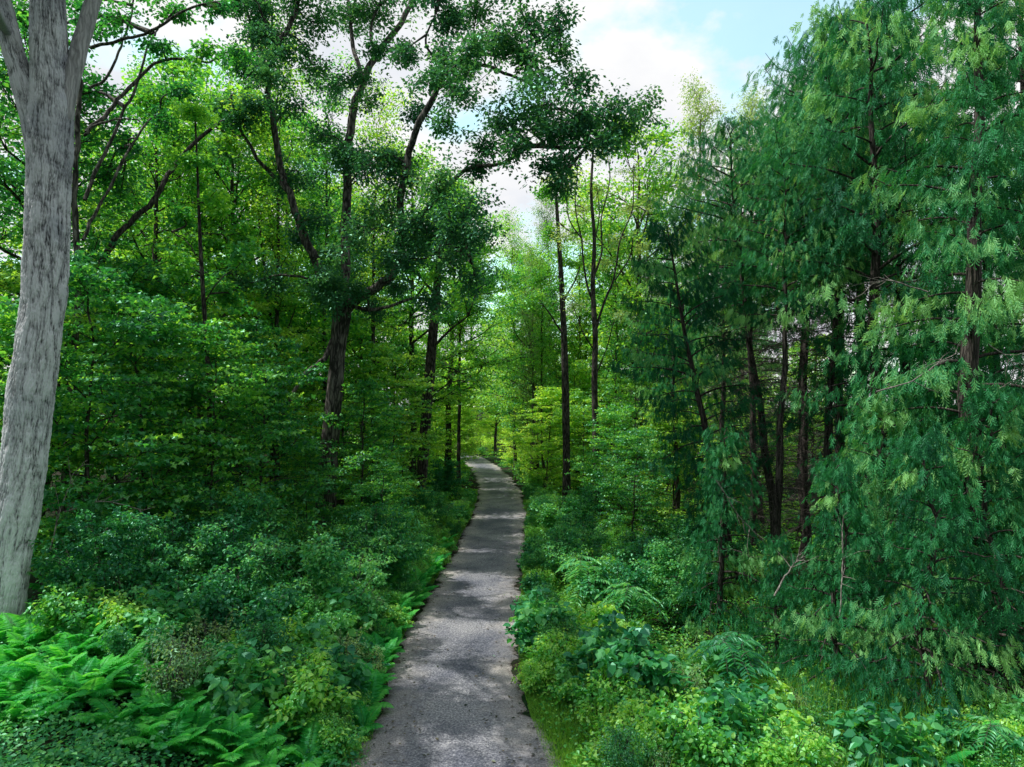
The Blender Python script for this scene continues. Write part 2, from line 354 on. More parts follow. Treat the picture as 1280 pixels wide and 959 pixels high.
# ------------------------------------------------------------------ plant generators
def deciduous(seed, H, cb, R, nl, r0, leafL, ratio, m, sr, flat, elev, sub=6, shape='kite', step=.45, prof='round', lean=.02, sides=7, wob=.12):
    r = np.random.default_rng(seed); T = []; C = []
    n = 14
    z = np.linspace(0, H*.93, n)
    wx = np.cumsum(r.normal(0, wob, n))*.5; wy = np.cumsum(r.normal(0, wob, n))*.5; wx[0] = wy[0] = 0
    tp = np.stack([wx+lean*z, wy, z], 1)
    tr = r0*(1-z/H)**.8+.012; tr[0] *= 1.35; tr[1] *= 1.08
    T.append(tube(smooth_path(np.column_stack([tp, tr]), 2)[:, :3], smooth_path(np.column_stack([tp, tr]), 2)[:, 3], sides+3, .5, .1, seed))
    az = r.uniform(0, 6.28)
    for i in range(nl):
        f = cb+(1-cb)*(i+.5)/nl*.98; h = f*H
        u = (f-cb)/(1-cb)
        pr = {'round': math.sin(math.pi*min(1, (.22+.78*u))**.9)**.6 if u < .97 else .35, 'cone': 1-.85*u, 'vase': .35+.65*u, 'col': .8 if u < .85 else .45}[prof]
        ln = R*max(.18, pr)*r.uniform(.75, 1.15)
        az += 2.4+r.normal(0, .3); el = elev+u*.55+r.normal(0, .13)
        p0 = np.array([np.interp(h, z, tp[:, 0]), np.interp(h, z, tp[:, 1]), h])
        d = np.array([math.cos(az)*math.cos(el), math.sin(az)*math.cos(el), math.sin(el)])
        k = 7; pts = [p0]; dd = d.copy()
        for q in range(k):
            dd = nrm(dd+r.normal(0, .16, 3)+np.array([0, 0, .03 if elev > .3 else -.015])); pts.append(pts[-1]+dd*ln/k)
        pts = np.array(pts); rb = min(np.interp(h, z, tr)*.55, .02+ln*.022)
        T.append(tube(pts, np.linspace(rb, .01, k+1), 5, .5))
        for s in range(sub):
            a = .25+.75*(s+r.uniform(0, .8))/sub; a = min(a, .99); fi = a*k; i0 = int(fi); q0 = pts[i0]+(pts[min(i0+1, k)]-pts[i0])*(fi-i0)
            side = 1 if s % 2 else -1
            ax = nrm(pts[min(i0+1, k)]-pts[max(i0-0, 0)]+1e-6)
            lat = nrm(np.cross(ax, UP)+1e-6)*side
            sd = nrm(ax*.7+lat*.8+r.normal(0, .25, 3)+np.array([0, 0, .05]))
            sl = ln*(.5-.28*a)*r.uniform(.7, 1.3)+.3
            e = 5; sp = [q0]; dd = sd
            for q in range(e):
                dd = nrm(dd+r.normal(0, .2, 3)); sp.append(sp[-1]+dd*sl/e)
            sp = np.array(sp); T.append(tube(sp, np.linspace(rb*.4+.004, .005, e+1), 3, .5))
            ns = max(2, int(sl/step))
            for q in range(ns):
                t = (q+1)/ns*e; j = min(int(t), e-1); c = sp[j]+(sp[j+1]-sp[j])*(t-j)
                C.append(c+r.normal(0, .16, 3)*np.array([1, 1, .6]))
        C.append(pts[-1])
    C = np.array(C)
    return T, [sprays(C, m, sr, flat, leafL, ratio, r, 1.0, shape=shape)], C

def cedar_spray():
    P = []; D = []; L = []; W = []
    def strip(p, d, l, w): P.append(p); D.append(d); L.append(l); W.append(w)
    ax = np.array([0, 0, -1.]); strip(np.zeros(3), ax, 1., .07)
    for k in range(8):
        t = .08+.1*k; s = 1 if k % 2 else -1
        p = np.array([0, .04*math.sin(k), -t]); l = .46*(1-.5*t)
        d = nrm(np.array([s*.55, .2*math.sin(k*2.), -1.0])); strip(p, d, l, .075)
        for q in (.35, .65):
            e = nrm(np.array([s*(.25 if q < .5 else 1.1), .2*math.cos(k*3+q), -.9])); strip(p+d*l*q, e, l*.5, .07)
    return np.array(P), nrm(np.array(D)), np.array(L), np.array(W)
SPR = cedar_spray()

def place_sprays(C, A, Sz, r, tb, wmul=1.0):
    """C centres, A hanging axis dirs (down-out), Sz sizes"""
    P, D, L, W = SPR; k = len(P); n = len(C)
    zax = -nrm(A); x = nrm(np.cross(zax, nrm(r.normal(0, 1, (n, 3))))); y = np.cross(zax, x)
    R = np.stack([x, y, zax], -1)          # columns
    PP = np.einsum('nij,kj->nki', R, P)*Sz[:, None, None]+C[:, None, :]
    DD = np.einsum('nij,kj->nki', R, D)
    NN = np.repeat(y[:, None, :], k, 1)+r.normal(0, .35, (n, k, 3))
    LL = Sz[:, None]*L[None]*r.uniform(.8, 1.2, (n, k)); WW = Sz[:, None]*W[None]*wmul
    T = np.clip(np.repeat(tb[:, None], k, 1)*.8+r.uniform(0, .22, (n, k)), 0, 1)
    V = leaves(PP.reshape(-1, 3), DD.reshape(-1, 3), NN.reshape(-1, 3), LL.ravel(), WW.ravel(), T.ravel(), 'kite')
    return V

def cedar(seed, H, cb, R, r0, nb=70, per=34, size=.34, droop=.35, dead=.0, lean=.0, top='cone'):
    r = np.random.default_rng(seed); T = []; Dd = []; C = []; A = []; TB = []
    n = 16; z = np.linspace(0, H*.97, n); wx = np.cumsum(r.normal(0, .06, n)); wy = np.cumsum(r.normal(0, .06, n)); wx -= wx[0]; wy -= wy[0]
    tp = np.stack([wx+lean*z, wy, z], 1); tr = r0*(1-z/H)**.85+.012; tr[0] *= 1.4
    T.append(tube(tp, tr, 12, .5, .14, seed))
    az = 0
    for i in range(nb):
        f = cb+(1-cb)*(i+.5)/nb; u = (f-cb)/(1-cb); h = f*H
        ln = R*((1-.8*u**1.3) if top == 'cone' else min(1, .65+.9*u)*math.sqrt(max(.06, 1-u**2.6)))*(.65+.6*r.random())*(1 if u > .12 else .8); az += 2.4+r.normal(0, .35)
        p0 = np.array([np.interp(h, z, tp[:, 0]), np.interp(h, z, tp[:, 1]), h])
        k = 8; pts = [p0]; el = .25+.5*u+r.normal(0, .12)
        for q in range(k):
            e2 = el-droop*2.1*math.sin(math.pi*.5*(q+.5)/k)*(1-u*.5)+(.55 if q > k*.7 else 0)
            a2 = az+r.normal(0, .12); pts.append(pts[-1]+np.array([math.cos(a2)*math.cos(e2), math.sin(a2)*math.cos(e2), math.sin(e2)])*ln/k)
        pts = np.array(pts); rb = .012+.011*ln
        T.append(tube(pts, np.linspace(rb, .006, k+1), 4, .5))
        bt = r.uniform(.7, 1.25) if r.random() < .13 else r.uniform(0, .45)
        np_ = int(per*(.4+ln/R*.8))
        out = np.array([math.cos(az), math.sin(az), 0])
        lat = np.array([-math.sin(az), math.cos(az), 0])
        for q in range(np_):
            t = .22+.78*r.random()**.8; fi = t*k; i0 = min(int(fi), k-1); c = pts[i0]+(pts[i0+1]-pts[i0])*(fi-i0)
            w = (.15+.26*ln*(1-abs(t-.65)))*r.normal(0, .62)
            c = c+lat*w+out*abs(w)*.3+np.array([0, 0, -abs(w)*.28+r.normal(0, .13)])
            C.append(c); A.append(out*(.1+.3*t)+lat*np.sign(w)*.15+np.array([0, 0, -1.])+r.normal(0, .2, 3)); TB.append(bt*(.35+.65*t)+.12*r.random())
    if dead:
        for i in range(int(dead)):
            h = H*cb*r.uniform(.12, 1.1); az = r.uniform(0, 6.28); ln = R*r.uniform(.3, .85)
            p0 = np.array([np.interp(h, z, tp[:, 0]), np.interp(h, z, tp[:, 1]), h]); pts = [p0]; k = 6; e = r.uniform(-.1, .35)
            for q in range(k):
                e -= .1; a2 = az+r.normal(0, .15); pts.append(pts[-1]+np.array([math.cos(a2)*math.cos(e), math.sin(a2)*math.cos(e), math.sin(e)])*ln/k)
            pts = np.array(pts); Dd.append(tube(pts, np.linspace(.016, .004, k+1), 3, .5))
            for q in range(9):
                a = r.uniform(.2, 1)*k; i0 = min(int(a), k-1); c = pts[i0]+(pts[i0+1]-pts[i0])*(a-i0)
                d = nrm(np.array([math.cos(az), math.sin(az), -.35])+r.normal(0, .6, 3)); l = r.uniform(.2, .7)
                Dd.append(tube([c, c+d*l*.5, c+d*l+np.array([0, 0, -.1*l])], [.006, .005, .002], 3, .5))
    C = np.array(C); A = np.array(A); TB = np.array(TB)
    F = place_sprays(C, A, size*r.uniform(.5, 1.5, len(C)), r, TB)
    return T, [F], Dd

def shrub(seed, H, R, n, leafL, ratio, m, sr, flat=.5, shape='hex', stems=14):
    r = np.random.default_rng(seed); T = []; C = []
    for i in range(stems):
        az = r.uniform(0, 6.28); rr = R*r.uniform(.15, .85); k = 6
        tip = np.array([math.cos(az)*rr, math.sin(az)*rr, H*(1-.45*(rr/R)**2)*r.uniform(.75, 1.1)])
        b = np.array([math.cos(az)*.1, math.sin(az)*.1, -.15]); ts = np.linspace(0, 1, k+1)[:, None]
        pts = b+(tip-b)*np.concatenate([ts**1.3, ts**1.3, ts**.8], 1)+r.normal(0, .03, (k+1, 3)); T.append(tube(pts, np.linspace(.014, .004, k+1), 4, .5))
        for q in range(n//stems):
            t = r.uniform(.3, 1); fi = t*k; i0 = min(int(fi), k-1); c = pts[i0]+(pts[i0+1]-pts[i0])*(fi-i0)
            d = nrm(np.array([math.cos(az), math.sin(az), .2])+r.normal(0, .8, 3)); l = R*.38*r.uniform(.3, 1.1)
            e = c+d*l; e[2] = max(e[2], .08); T.append(tube([c, (c+e)/2+np.array([0, 0, .04]), e], [.006, .004, .002], 3, .5)); C.append(e); C.append(c*.45+e*.55+r.normal(0, .05, 3))
    C = np.array(C)
    return T, [sprays(C, m, sr, flat, leafL, ratio, r, 1.1, shape=shape)]

def frond(seed, L=.85, n=24, arch=1.0):
    r = np.random.default_rng(seed); t = np.linspace(0, 1, 14)
    pts = np.stack([t*L*.86, .04*np.sin(t*2+seed)*L, L*(.62*t*1.25-.62*t**2.1*arch)], 1)
    R = tube(pts, np.linspace(.006, .0015, 14), 3, .9)
    tt = np.linspace(.14, .99, n); P = np.stack([np.interp(tt, t, pts[:, i]) for i in range(3)], 1)
    tg = nrm(np.stack([np.interp(tt, t, np.gradient(pts[:, i])) for i in range(3)], 1))
    out = [R]
    for s in (1, -1):
        lat = np.array([0, s, 0.])
        D = lat+tg*.38+np.array([0, 0, -.16])+r.normal(0, .05, (n, 3))
        N = nrm(np.cross(tg, lat))*s*1.0+r.normal(0, .12, (n, 3))
        N = np.where(N[:, 2:3] < 0, -N, N)
        pl = L*.235*np.sin(np.pi*np.clip(tt*.86+.16, 0, 1))**.75*r.uniform(.9, 1.1, n)+.012
        out.append(leaves(P, D, N, pl, np.full(n, .032*L/.85)+pl*.06, np.clip(.25+.5*tt+r.normal(0, .1, n), 0, 1), 'hex'))
    return out

# ---------------------------------------------------------------- prototypes
PRO = {}
def reg(kind, T, F, bark, leafm, extra=None, tn='trunk', fn='crown'):
    a = [(tn, make_mesh(kind+'_'+tn, T, M[bark], True)), (fn, make_mesh(kind+'_'+fn, F, M[leafm]))]
    if extra: a.append(('dead_branches', make_mesh(kind+'_dead', extra, M['twig_dead'], True)))
    PRO[kind] = a
for i in range(3):
    T, F, _ = deciduous(100+i, 18, .28, 4.6, 34, .2, .155, .85, 20, .5, .35, .35, 9, 'kite', .38); reg('maple%d' % i, T, F, 'bark_dark', 'maple')
for i in range(2):
    T, F, _ = deciduous(130+i, 17, .2, 4.2, 32, .18, .155, .85, 18, .5, .35, .3, 9, 'kite', .38); reg('lit%d' % i, T, F, 'bark_dark', 'bright')
for i in range(3):
    T, F, _ = deciduous(200+i, 7.5, .14, 2.5, 22, .045, .13, .95, 17, .38, .16, .08, 8, 'maple', .28, 'round', .02, 5, .08); reg('sap%d' % i, T, F, 'bark_dark', 'maple' if i < 2 else 'bright')
for i in range(2):
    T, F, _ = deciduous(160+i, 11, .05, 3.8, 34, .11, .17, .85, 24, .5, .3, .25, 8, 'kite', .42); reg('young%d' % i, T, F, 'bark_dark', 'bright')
for i in range(2):
    T, F, _ = deciduous(300+i, 20, .42, 2.6, 24, .12, .14, .7, 20, .5, .7, .8, 7, 'kite', .42, 'vase'); reg('pole%d' % i, T, F, 'bark_dark', 'bright' if i else 'maple')
for i in range(2):
    T, F, _ = deciduous(330+i, 22, .18, 2.4, 46, .14, .12, .5, 24, .48, .9, .7, 7, 'kite', .4, 'col'); reg('feather%d' % i, T, F, 'twig_grey', 'ghost')
T, F, D = cedar(400, 17, .60, 3.0, .17, 50, 74, .27, .2, 110, 0, 'round'); reg('cedarbare', T, F, 'bark_cedar', 'cedar', D)
T, F, D = cedar(401, 17, .10, 3.0, .22, 74, 92, .28, .42, 22); reg('cedarfull', T, F, 'bark_cedar', 'cedar', D)
T, F, D = cedar(402, 15, .25, 2.8, .16, 58, 78, .27, .36, 50, 0, 'round'); reg('cedarmid', T, F, 'bark_cedar', 'cedar', D)
T, F, D = cedar(403, 5.2, .04, 1.7, .07, 44, 66, .20, .45, 6); reg('cedaryoung', T, F, 'bark_cedar', 'cedar', D)
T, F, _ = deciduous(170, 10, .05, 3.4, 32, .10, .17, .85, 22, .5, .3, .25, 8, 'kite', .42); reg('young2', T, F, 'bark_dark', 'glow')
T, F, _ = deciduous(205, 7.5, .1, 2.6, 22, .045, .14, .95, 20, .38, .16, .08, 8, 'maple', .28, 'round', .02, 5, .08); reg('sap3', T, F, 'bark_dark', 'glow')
T, F = shrub(500, 2.2, 1.35, 260, .085, .7, 15, .17, .45); reg('shrub0', T, F, 'twig_grey', 'shrub', None, 'stems', 'foliage')
T, F = shrub(501, 1.7, 1.2, 220, .10, .75, 13, .17, .4); reg('shrub1', T, F, 'twig_grey', 'shrub', None, 'stems', 'foliage')
T, F = shrub(502, .95, .85, 170, .085, .72, 12, .14, .45); reg('bramble0', T, F, 'bark_dark', 'bramble', None, 'stems', 'foliage')
T, F = shrub(503, .8, .8, 130, .11, .8, 10, .15, .4); reg('bramble1', T, F, 'bark_dark', 'bramble', None, 'stems', 'foliage')
T, F = shrub(505, 1.15, .8, 70, .17, .85, 7, .2, .4); reg('bramble2', T, F, 'bark_dark', 'shrub', None, 'stems', 'foliage')
T, F = shrub(506, 1.3, .6, 90, .07, .45, 14, .14, .9, 'kite', 26); reg('bramble3', T, F, 'twig_grey', 'ghost', None, 'stems', 'foliage')
T, F = shrub(504, 1.5, 1.1, 200, .07, .6, 15, .17, .6, 'kite'); reg('bush2', T, F, 'bark_dark', 'maple', None, 'stems', 'foliage')
FROND = [make_mesh('frond_mesh', frond(600+i, L, n, a), M['fern']) for i, (L, n, a) in enumerate([(.85, 24, 1.), (1., 27, .9), (.7, 21, 1.1)])]

KN = {'maple': 'maple_tree', 'lit': 'maple_tree', 'sap': 'maple_sapling', 'pole': 'slender_tree', 'feather': 'poplar_tree', 'cedarbare': 'cedar_tree', 'cedarfull': 'cedar_tree', 'cedarmid': 'cedar_tree',
      'cedaryoung': 'young_cedar', 'young': 'young_maple', 'shrub': 'shrub', 'bramble': 'bramble_bush', 'sumac': 'sumac_plant', 'bush': 'shrub'}
KC = {'sumac_plant': 'plant', 'young_maple': 'tree', 'maple_tree': 'tree', 'maple_sapling': 'sapling', 'slender_tree': 'tree', 'poplar_tree': 'tree', 'cedar_tree': 'tree', 'young_cedar': 'tree', 'shrub': 'shrub', 'bramble_bush': 'bush'}
def put(kind, x, y, s=1, label='', group=None, rz=None, tilt=(0, 0), sz=None, dz=0):
    b = kind.rstrip('0123456789'); nm = KN[b]
    if b not in ('bramble', 'bush', 'shrub'):      # nothing woody grows in the gravel
        d = x-float(xpath(y))
        if abs(d) < 2.6: x = float(xpath(y))+(2.6 if d >= 0 else -2.6)
    z = float(ground(x, y))-.05+dz
    rz = random.uniform(0, 6.28) if rz is None else rz
    o = thing(nm, label, KC[nm], (float(x), float(y), z), rz, (s, s, s*(sz or 1)), group, tilt)
    for pn, me in PRO[kind]: part(pn, me, o)
    return o
def gput(kind, px, Y, **k):
    return put(kind, (px-640)/FPX*Y, Y, **k)

exec_later = []
# ================================================================ HERO TREES (traced limb by limb)
def limb(Y, pts, w0, w1, dY=0., sides=8, rough=.08, seed=1, jit=1.):
    """pts in photo px, widths in px -> tube; dY: depth change along limb"""
    n = len(pts); P = []
    for i, (a, b) in enumerate(pts):
        yy = Y+dY*i/(n-1); q = at(a, b, yy); w = .72*(w0+(w1-w0)*i/(n-1))*yy/FPX/2; P.append([*q, w*math.cos(math.atan((a-640)/FPX))])
    S = smooth_path(P, 5)
    r = np.random.default_rng(seed); S[2:-1, :3] += np.cumsum(r.normal(0, .05*jit, (len(S)-3, 3)), 0)*np.clip(8*S[2:-1, 3:], .3, 1)
    return S
def limb_tube(S, sides=8, rough=.08, seed=1): return tube(S[:, :3], S[:, 3], sides, .5, rough, seed)

def clumps_to_crown(nodes, clumps, Y, r, leafL, ratio, m, sr, flat, T, twigs=9, shape='kite', dens=1.0):
    """join each foliage clump to the nearest limb node by a curved branch, then twig it out"""
    nodes = np.array(nodes); C = []; TB = []
    for (px, py, rp, dy) in clumps:
        yy = Y+dy; c = at(px, py, yy); R = rp*yy/FPX
        d = np.linalg.norm(nodes[:, :3]-c, axis=1); q = nodes[d.argmin(), :3]; l = d.min()
        mid = (q+c)/2+r.normal(0, .1*l+.02, 3)+np.array([0, 0, .08*l])
        S = smooth_path(np.array([q, mid, c]), 4); rb = min(.016*l+.02, .09); T.append(tube(S, np.linspace(rb, .012, len(S)), 5, .5))
        tbase = r.uniform(0, 1)
        nt = max(7, int(twigs*1.6*dens*(R/1.2)**1.6))
        for k in range(nt):
            o = nrm(r.normal(0, 1, 3))*R*r.choice([r.uniform(.3, 1.), r.uniform(.9, 1.7)], p=[.6, .4])*np.array([1, 1.1, .75]); e = c+o
            st = S[-1-int(r.integers(0, 4))]
            w = tube([st, (st+e)/2+r.normal(0, .08*R, 3), e], [.014, .01, .004], 3, .5); T.append(w)
            for t in np.linspace(.35, 1, 5):
                C.append(st+(e-st)*t+r.normal(0, .13*R, 3)); TB.append(tbase*.6+.4*r.random())
    C = np.array(C)
    return sprays(C, m, sr, flat, leafL, ratio, r, 1.0, shape=shape, tb=np.array(TB))

# --- big grey trunk on the left
r = np.random.default_rng(31)
YA = 13.
rows = [(-14, 850, 84), (-8, 790, 72), (8, 700, 65), (27, 600, 61), (38, 500, 62), (52, 400, 59), (58, 320, 60), (62, 200, 60), (64, 130, 62), (62, 70, 52), (60, 0, 46), (62, -80, 42), (70, -170, 36)]
TP = np.array([[*at(a, b, YA), w*.80*YA/FPX/2] for a, b, w in rows])
TP[0, 2] = float(ground(TP[0, 0], YA))-.15; TP[0, 3] *= 1.15
SA = smooth_path(TP, 9)
base = TP[0, :3].copy(); base[2] = float(ground(base[0], YA))
tA = thing('oak_tree', 'tall grey furrowed trunk forking near its top, nearest tree at the left edge', 'tree', tuple(base))
def off(parts, o): return [(V-np.array(o)[None], F, T) for V, F, T in parts]
fk = limb(YA, [(54, 225), (42, 150), (22, 80), (7, 20), (-16, -70)], 50, 36, -.35, seed=2, jit=.12)
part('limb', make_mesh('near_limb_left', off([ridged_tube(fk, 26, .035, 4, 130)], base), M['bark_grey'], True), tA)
fr = limb(YA, [(78, 150), (93, 85), (106, 38), (119, 0), (140, -60)], 36, 27, .5, seed=5, jit=.12)
o = part('limb', make_mesh('near_limb_right', off([tube(fr[:, :3], fr[:, 3], 30, .5, .02, 6)], base), M['bark_pale'], True), tA); o['label'] = 'pale bare limb stripped of bark'
T = []
nodes = np.vstack([SA[-12:], fk[-8:], fr[-6:]])
cl = [(20, -120, 70, 0), (110, -150, 70, 1), (200, -110, 60, 1.5), (-40, -60, 60, 0), (60, -210, 80, -1), (290, -95, 60, 2), (250, -30, 35, 2.2)]
for q in range(34):  # extra crown clumps above the view, added to shade the near path
    wx, wy, wz = r.uniform(-14, -5.5), r.uniform(5.5, 17), r.uniform(11, 17.5)
    wz = max(wz, 6.2+.70*wy)
    cl.append((640+wx/wy*FPX, 510-(wz-5.4)/wy*FPX, r.uniform(.7, 1.25)/wy*FPX, wy-YA))
F = clumps_to_crown(nodes, cl, YA, r, .14, .6, 11, .36, .5, T, 10)
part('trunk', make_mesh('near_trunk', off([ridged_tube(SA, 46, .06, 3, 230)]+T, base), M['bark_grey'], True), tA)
part('crown', make_mesh('near_crown', off([F], base), M['oak']), tA)

# --- dark arching tree just behind it
r = np.random.default_rng(32); YB = 19.
T = []; nodes = []
LB = [([(78, 640), (88, 500), (98, 400), (104, 300), (106, 220), (110, 150), (114, 100), (108, 55)], 15, 7, 0), ([(108, 165), (140, 130), (165, 105), (190, 80), (230, 72), (262, 78)], 9, 4, 2),
      ([(113, 60), (150, 48), (190, 38), (235, 14), (275, 5)], 7, 4, -1), ([(106, 250), (125, 200), (150, 150), (170, 110), (185, 60), (200, 30)], 8, 3, 2), ([(112, 110), (135, 95), (152, 60), (165, 20), (170, -30)], 6, 3, 1),
      ([(105, 170), (120, 158), (150, 150), (175, 152)], 6, 3, 0), ([(104, 300), (130, 250), (160, 190), (185, 150), (200, 140)], 7, 3, 2.5)]
for i, (pp, a, b, dy) in enumerate(LB):
    S = limb(YB, pp, a, b, dy, seed=i+20); T.append(limb_tube(S, 8, .1, i)); nodes += list(S)
base = at(78, 640, YB); base[2] = float(ground(base[0], YB))
T.append(tube([base-np.array([0, 0, .1]), np.array(nodes[0])[:3]+np.array([0, 0, .05])], [.21, .165], 8, .5))
cl = [(150, 20, 30, 0), (200, 55, 22, 1), (250, 60, 22, 1), (270, 10, 24, 0), (200, 150, 26, 2), (160, 180, 30, 2), (120, 30, 22, 1), (230, 110, 26, 2.5), (180, -20, 30, 0), (130, 230, 28, 3), (100, 10, 20, 1), (225, 20, 20, 0), (300, 60, 26, 2), (150, 250, 30, 3), (60, 140, 30, 2), (20, 60, 35, 3)]
F = clumps_to_crown(nodes, cl, YB, r, .13, .8, 10, .30, .5, T, 9)
tB = thing('maple_tree', 'dark arching many branched tree directly behind the big grey trunk', 'tree', tuple(base))
part('trunk', make_mesh('arch_trunk', off(T, base), M['bark_oak'], True), tB); part('crown', make_mesh('arch_crown', off([F], base), M['maple']), tB)

# --- leaning dead branch/stem
YL = 21.; S = limb(YL, [(92, 400), (120, 340), (148, 296), (185, 262), (205, 226), (226, 200), (262, 165), (300, 135)], 14, 6, 3, seed=44)
base = S[0, :3].copy(); base[2] = float(ground(base[0]-1., YL)); b2 = base-np.array([1.2, 0, .1])
tL = thing('leaning_tree', 'dark slanting stem crossing the gap of sky right of the grey trunk', 'tree', tuple(base))
LT = [limb_tube(S, 8, .1, 3), tube([b2, (b2+S[0, :3])/2, S[0, :3]], [.22, .19, S[0, 3]], 8, .5)]
T = []; F = clumps_to_crown(S[-12:], [(310, 130, 30, 3), (290, 180, 26, 3), (250, 150, 22, 3), (330, 170, 25, 4)], YL, np.random.default_rng(8), .14, .8, 10, .3, .4, T, 9)
part('trunk', make_mesh('leaning_trunk', off(LT+T, base), M['bark_dark'], True), tL); part('crown', make_mesh('leaning_crown', off([F], base), M['bright']), tL)

# --- the wide oak left of the path
r = np.random.default_rng(33); YO = 25.
base = at(406, 640, YO); base[2] = float(ground(base[0], YO))
tO = thing('oak_tree', 'wide spreading oak with dark blue green foliage reaching over the path from the left', 'tree', tuple(base))
rows = [(400, 700, 44), (406, 640, 36), (410, 580, 32), (414, 530, 30), (419, 480, 27), (422, 440, 26), (427, 395, 32), (430, 365, 28)]
TP = np.array([[*at(a, b, YO), w*.72*YO/FPX/2] for a, b, w in rows]); TP[0, 2] = base[2]-.1
SO = smooth_path(TP, 6)
OAKT = [tube(SO[:, :3], SO[:, 3], 22, .5, .09, 9)]
LO = [([(428, 385), (400, 345), (380, 310), (360, 262), (344, 222), (338, 160), (335, 100), (345, 60), (362, 20), (372, -30)], 17, 7, -1.5),
      ([(343, 222), (318, 195), (300, 165), (289, 120)], 8, 4, -1), ([(336, 105), (320, 62), (312, 20), (300, -20)], 8, 4, 1), ([(345, 60), (330, 30), (318, 0)], 6, 3, -1),
      ([(430, 385), (433, 300), (437, 230), (441, 155), (453, 105), (470, 66), (495, 32), (512, -15)], 17, 8, 2), ([(453, 100), (442, 45), (436, -20)], 9, 5, 3), ([(470, 66), (463, 40), (470, 10), (490, -10)], 6, 4, 1),
      ([(430, 390), (462, 362), (492, 328), (500, 290), (503, 240), (512, 165), (532, 122), (550, 92)], 18, 10, -3), ([(550, 92), (575, 72), (600, 66), (640, 62), (690, 40)], 9, 4, -4), ([(540, 112), (575, 102), (600, 85), (630, 95), (670, 110)], 8, 4, -3),
      ([(537, 118), (545, 80), (532, 50), (545, 15)], 6, 3, -2), ([(500, 295), (545, 250), (580, 214), (625, 206), (665, 184), (720, 182), (760, 175)], 9, 4, -5), ([(500, 310), (530, 290), (555, 300), (590, 330)], 7, 3, -3),
      ([(424, 415), (405, 442), (384, 462), (366, 486), (350, 525)], 11, 5, -1), ([(429, 380), (470, 388), (520, 372), (560, 380)], 8, 3, -2), ([(420, 370), (385, 350), (350, 345), (320, 352)], 7, 3, 1)]
nodes = list(SO[-6:])
for i, (pp, a, b, dy) in enumerate(LO):
    S = limb(YO, pp, a, b, dy, seed=i+60); nodes += list(S)
    me = make_mesh('oak_limb', off([limb_tube(S, 10, .1, i)], base), M['bark_oak'], True)
    part('limb' if a >= 9 else 'branch', me, tO)
T = []
cl = [(500, 220, 34, -2), (545, 235, 34, -4), (465, 205, 30, -2), (525, 275, 32, -3), (590, 250, 30, -5), (480, 265, 34, -2), (430, 200, 26, 1), (560, 280, 26, -4), (450, 300, 30, -3), (605, 285, 22, -5), (500, 320, 30, -3), (560, 330, 24, -3), (595, 350, 22, -3),
      (620, 160, 32, -5), (655, 140, 32, -5), (690, 130, 34, -6), (725, 140, 34, -6), (760, 140, 32, -5), (790, 165, 26, -5), (720, 100, 26, -5), (670, 95, 28, -5), (640, 190, 24, -6), (700, 170, 30, -6), (755, 175, 28, -6), (800, 135, 20, -4),
      (660, 30, 30, -4), (695, 20, 26, -5), (700, 62, 24, -5), (620, 40, 26, -4), (590, 110, 28, -4), (600, 0, 30, -3), (660, -30, 40, -4), (560, 30, 20, -2), (540, -10, 30, -2), (480, 20, 26, 1), (505, 60, 18, 0), (430, 20, 28, 2), (400, 30, 30, 0), (370, 0, 34, -1), (330, 15, 26, 0), (300, 0, 28, 1), (310, 90, 20, -1), (390, 80, 26, 0), (365, 130, 24, -2),
      (420, 110, 22, 2), (400, 170, 24, 1), (380, 220, 24, 0), (305, 150, 16, -1), (470, 130, 20, 1), (560, 160, 24, -3), (520, 150, 18, -1), (340, 350, 26, 1), (540, 380, 24, -2), (390, 270, 24, -1), (700, 235, 16, -5), (685, 210, 16, -6), (450, -60, 50, 0), (350, -70, 50, 0), (560, -80, 50, -2)]
cl = [(a, b, c*1.2, d) for a, b, c, d in cl]
for q in r.choice(len(nodes), 70, replace=False):
    n_ = nodes[q]; yy = n_[1]
    if n_[2] < 9: continue
    px_ = 640+n_[0]/yy*FPX; py_ = 510-(n_[2]-CAMH)/yy*FPX
    cl.append((px_+r.normal(0, 22), py_+r.normal(-6, 18), r.uniform(16, 28), yy-YO+r.normal(0, 1.3)))
F = clumps_to_crown(nodes, cl, YO, r, .14, .6, 17, .36, .7, T, 10)
part('trunk', make_mesh('oak_trunk', off(OAKT+T, base), M['bark_oak'], True), tO); part('crown', make_mesh('oak_crown', off([F], base), M['oak']), tO)

# --- other traced trunks
def traced(name, Y, rows, limbs, cl, label, bark, leafm, seed, leafL=.15, ratio=.8, m=12, tw=9, nm='maple_tree', sr=.32, flat=.5, sides=12):
    r = np.random.default_rng(seed)
    base = at(rows[0][0], rows[0][1], Y); base[2] = float(ground(base[0], Y))
    TP = np.array([[*at(a, b, Y), w*.72*Y/FPX/2] for a, b, w in rows]); TP[0, 2] = base[2]-.1; TP[0, 3] *= 1.25
    S0 = smooth_path(TP, 5); nodes = list(S0[len(S0)//2:]); T = [tube(S0[:, :3], S0[:, 3], sides, .5, .09, seed)]
    for i, (pp, a, b, dy) in enumerate(limbs):
        S = limb(Y, pp, a, b, dy, seed=seed+i); nodes += list(S); T.append(limb_tube(S, 6, .05, i))
    o = thing(nm, label, 'tree', tuple(base))
    F = clumps_to_crown(nodes, cl, Y, r, leafL, ratio, m, sr, flat, T, tw)
    part('trunk', make_mesh(name+'_trunk', off(T, base), M[bark], True), o); part('crown', make_mesh(name+'_crown', off([F], base), M[leafm]), o)
    return o
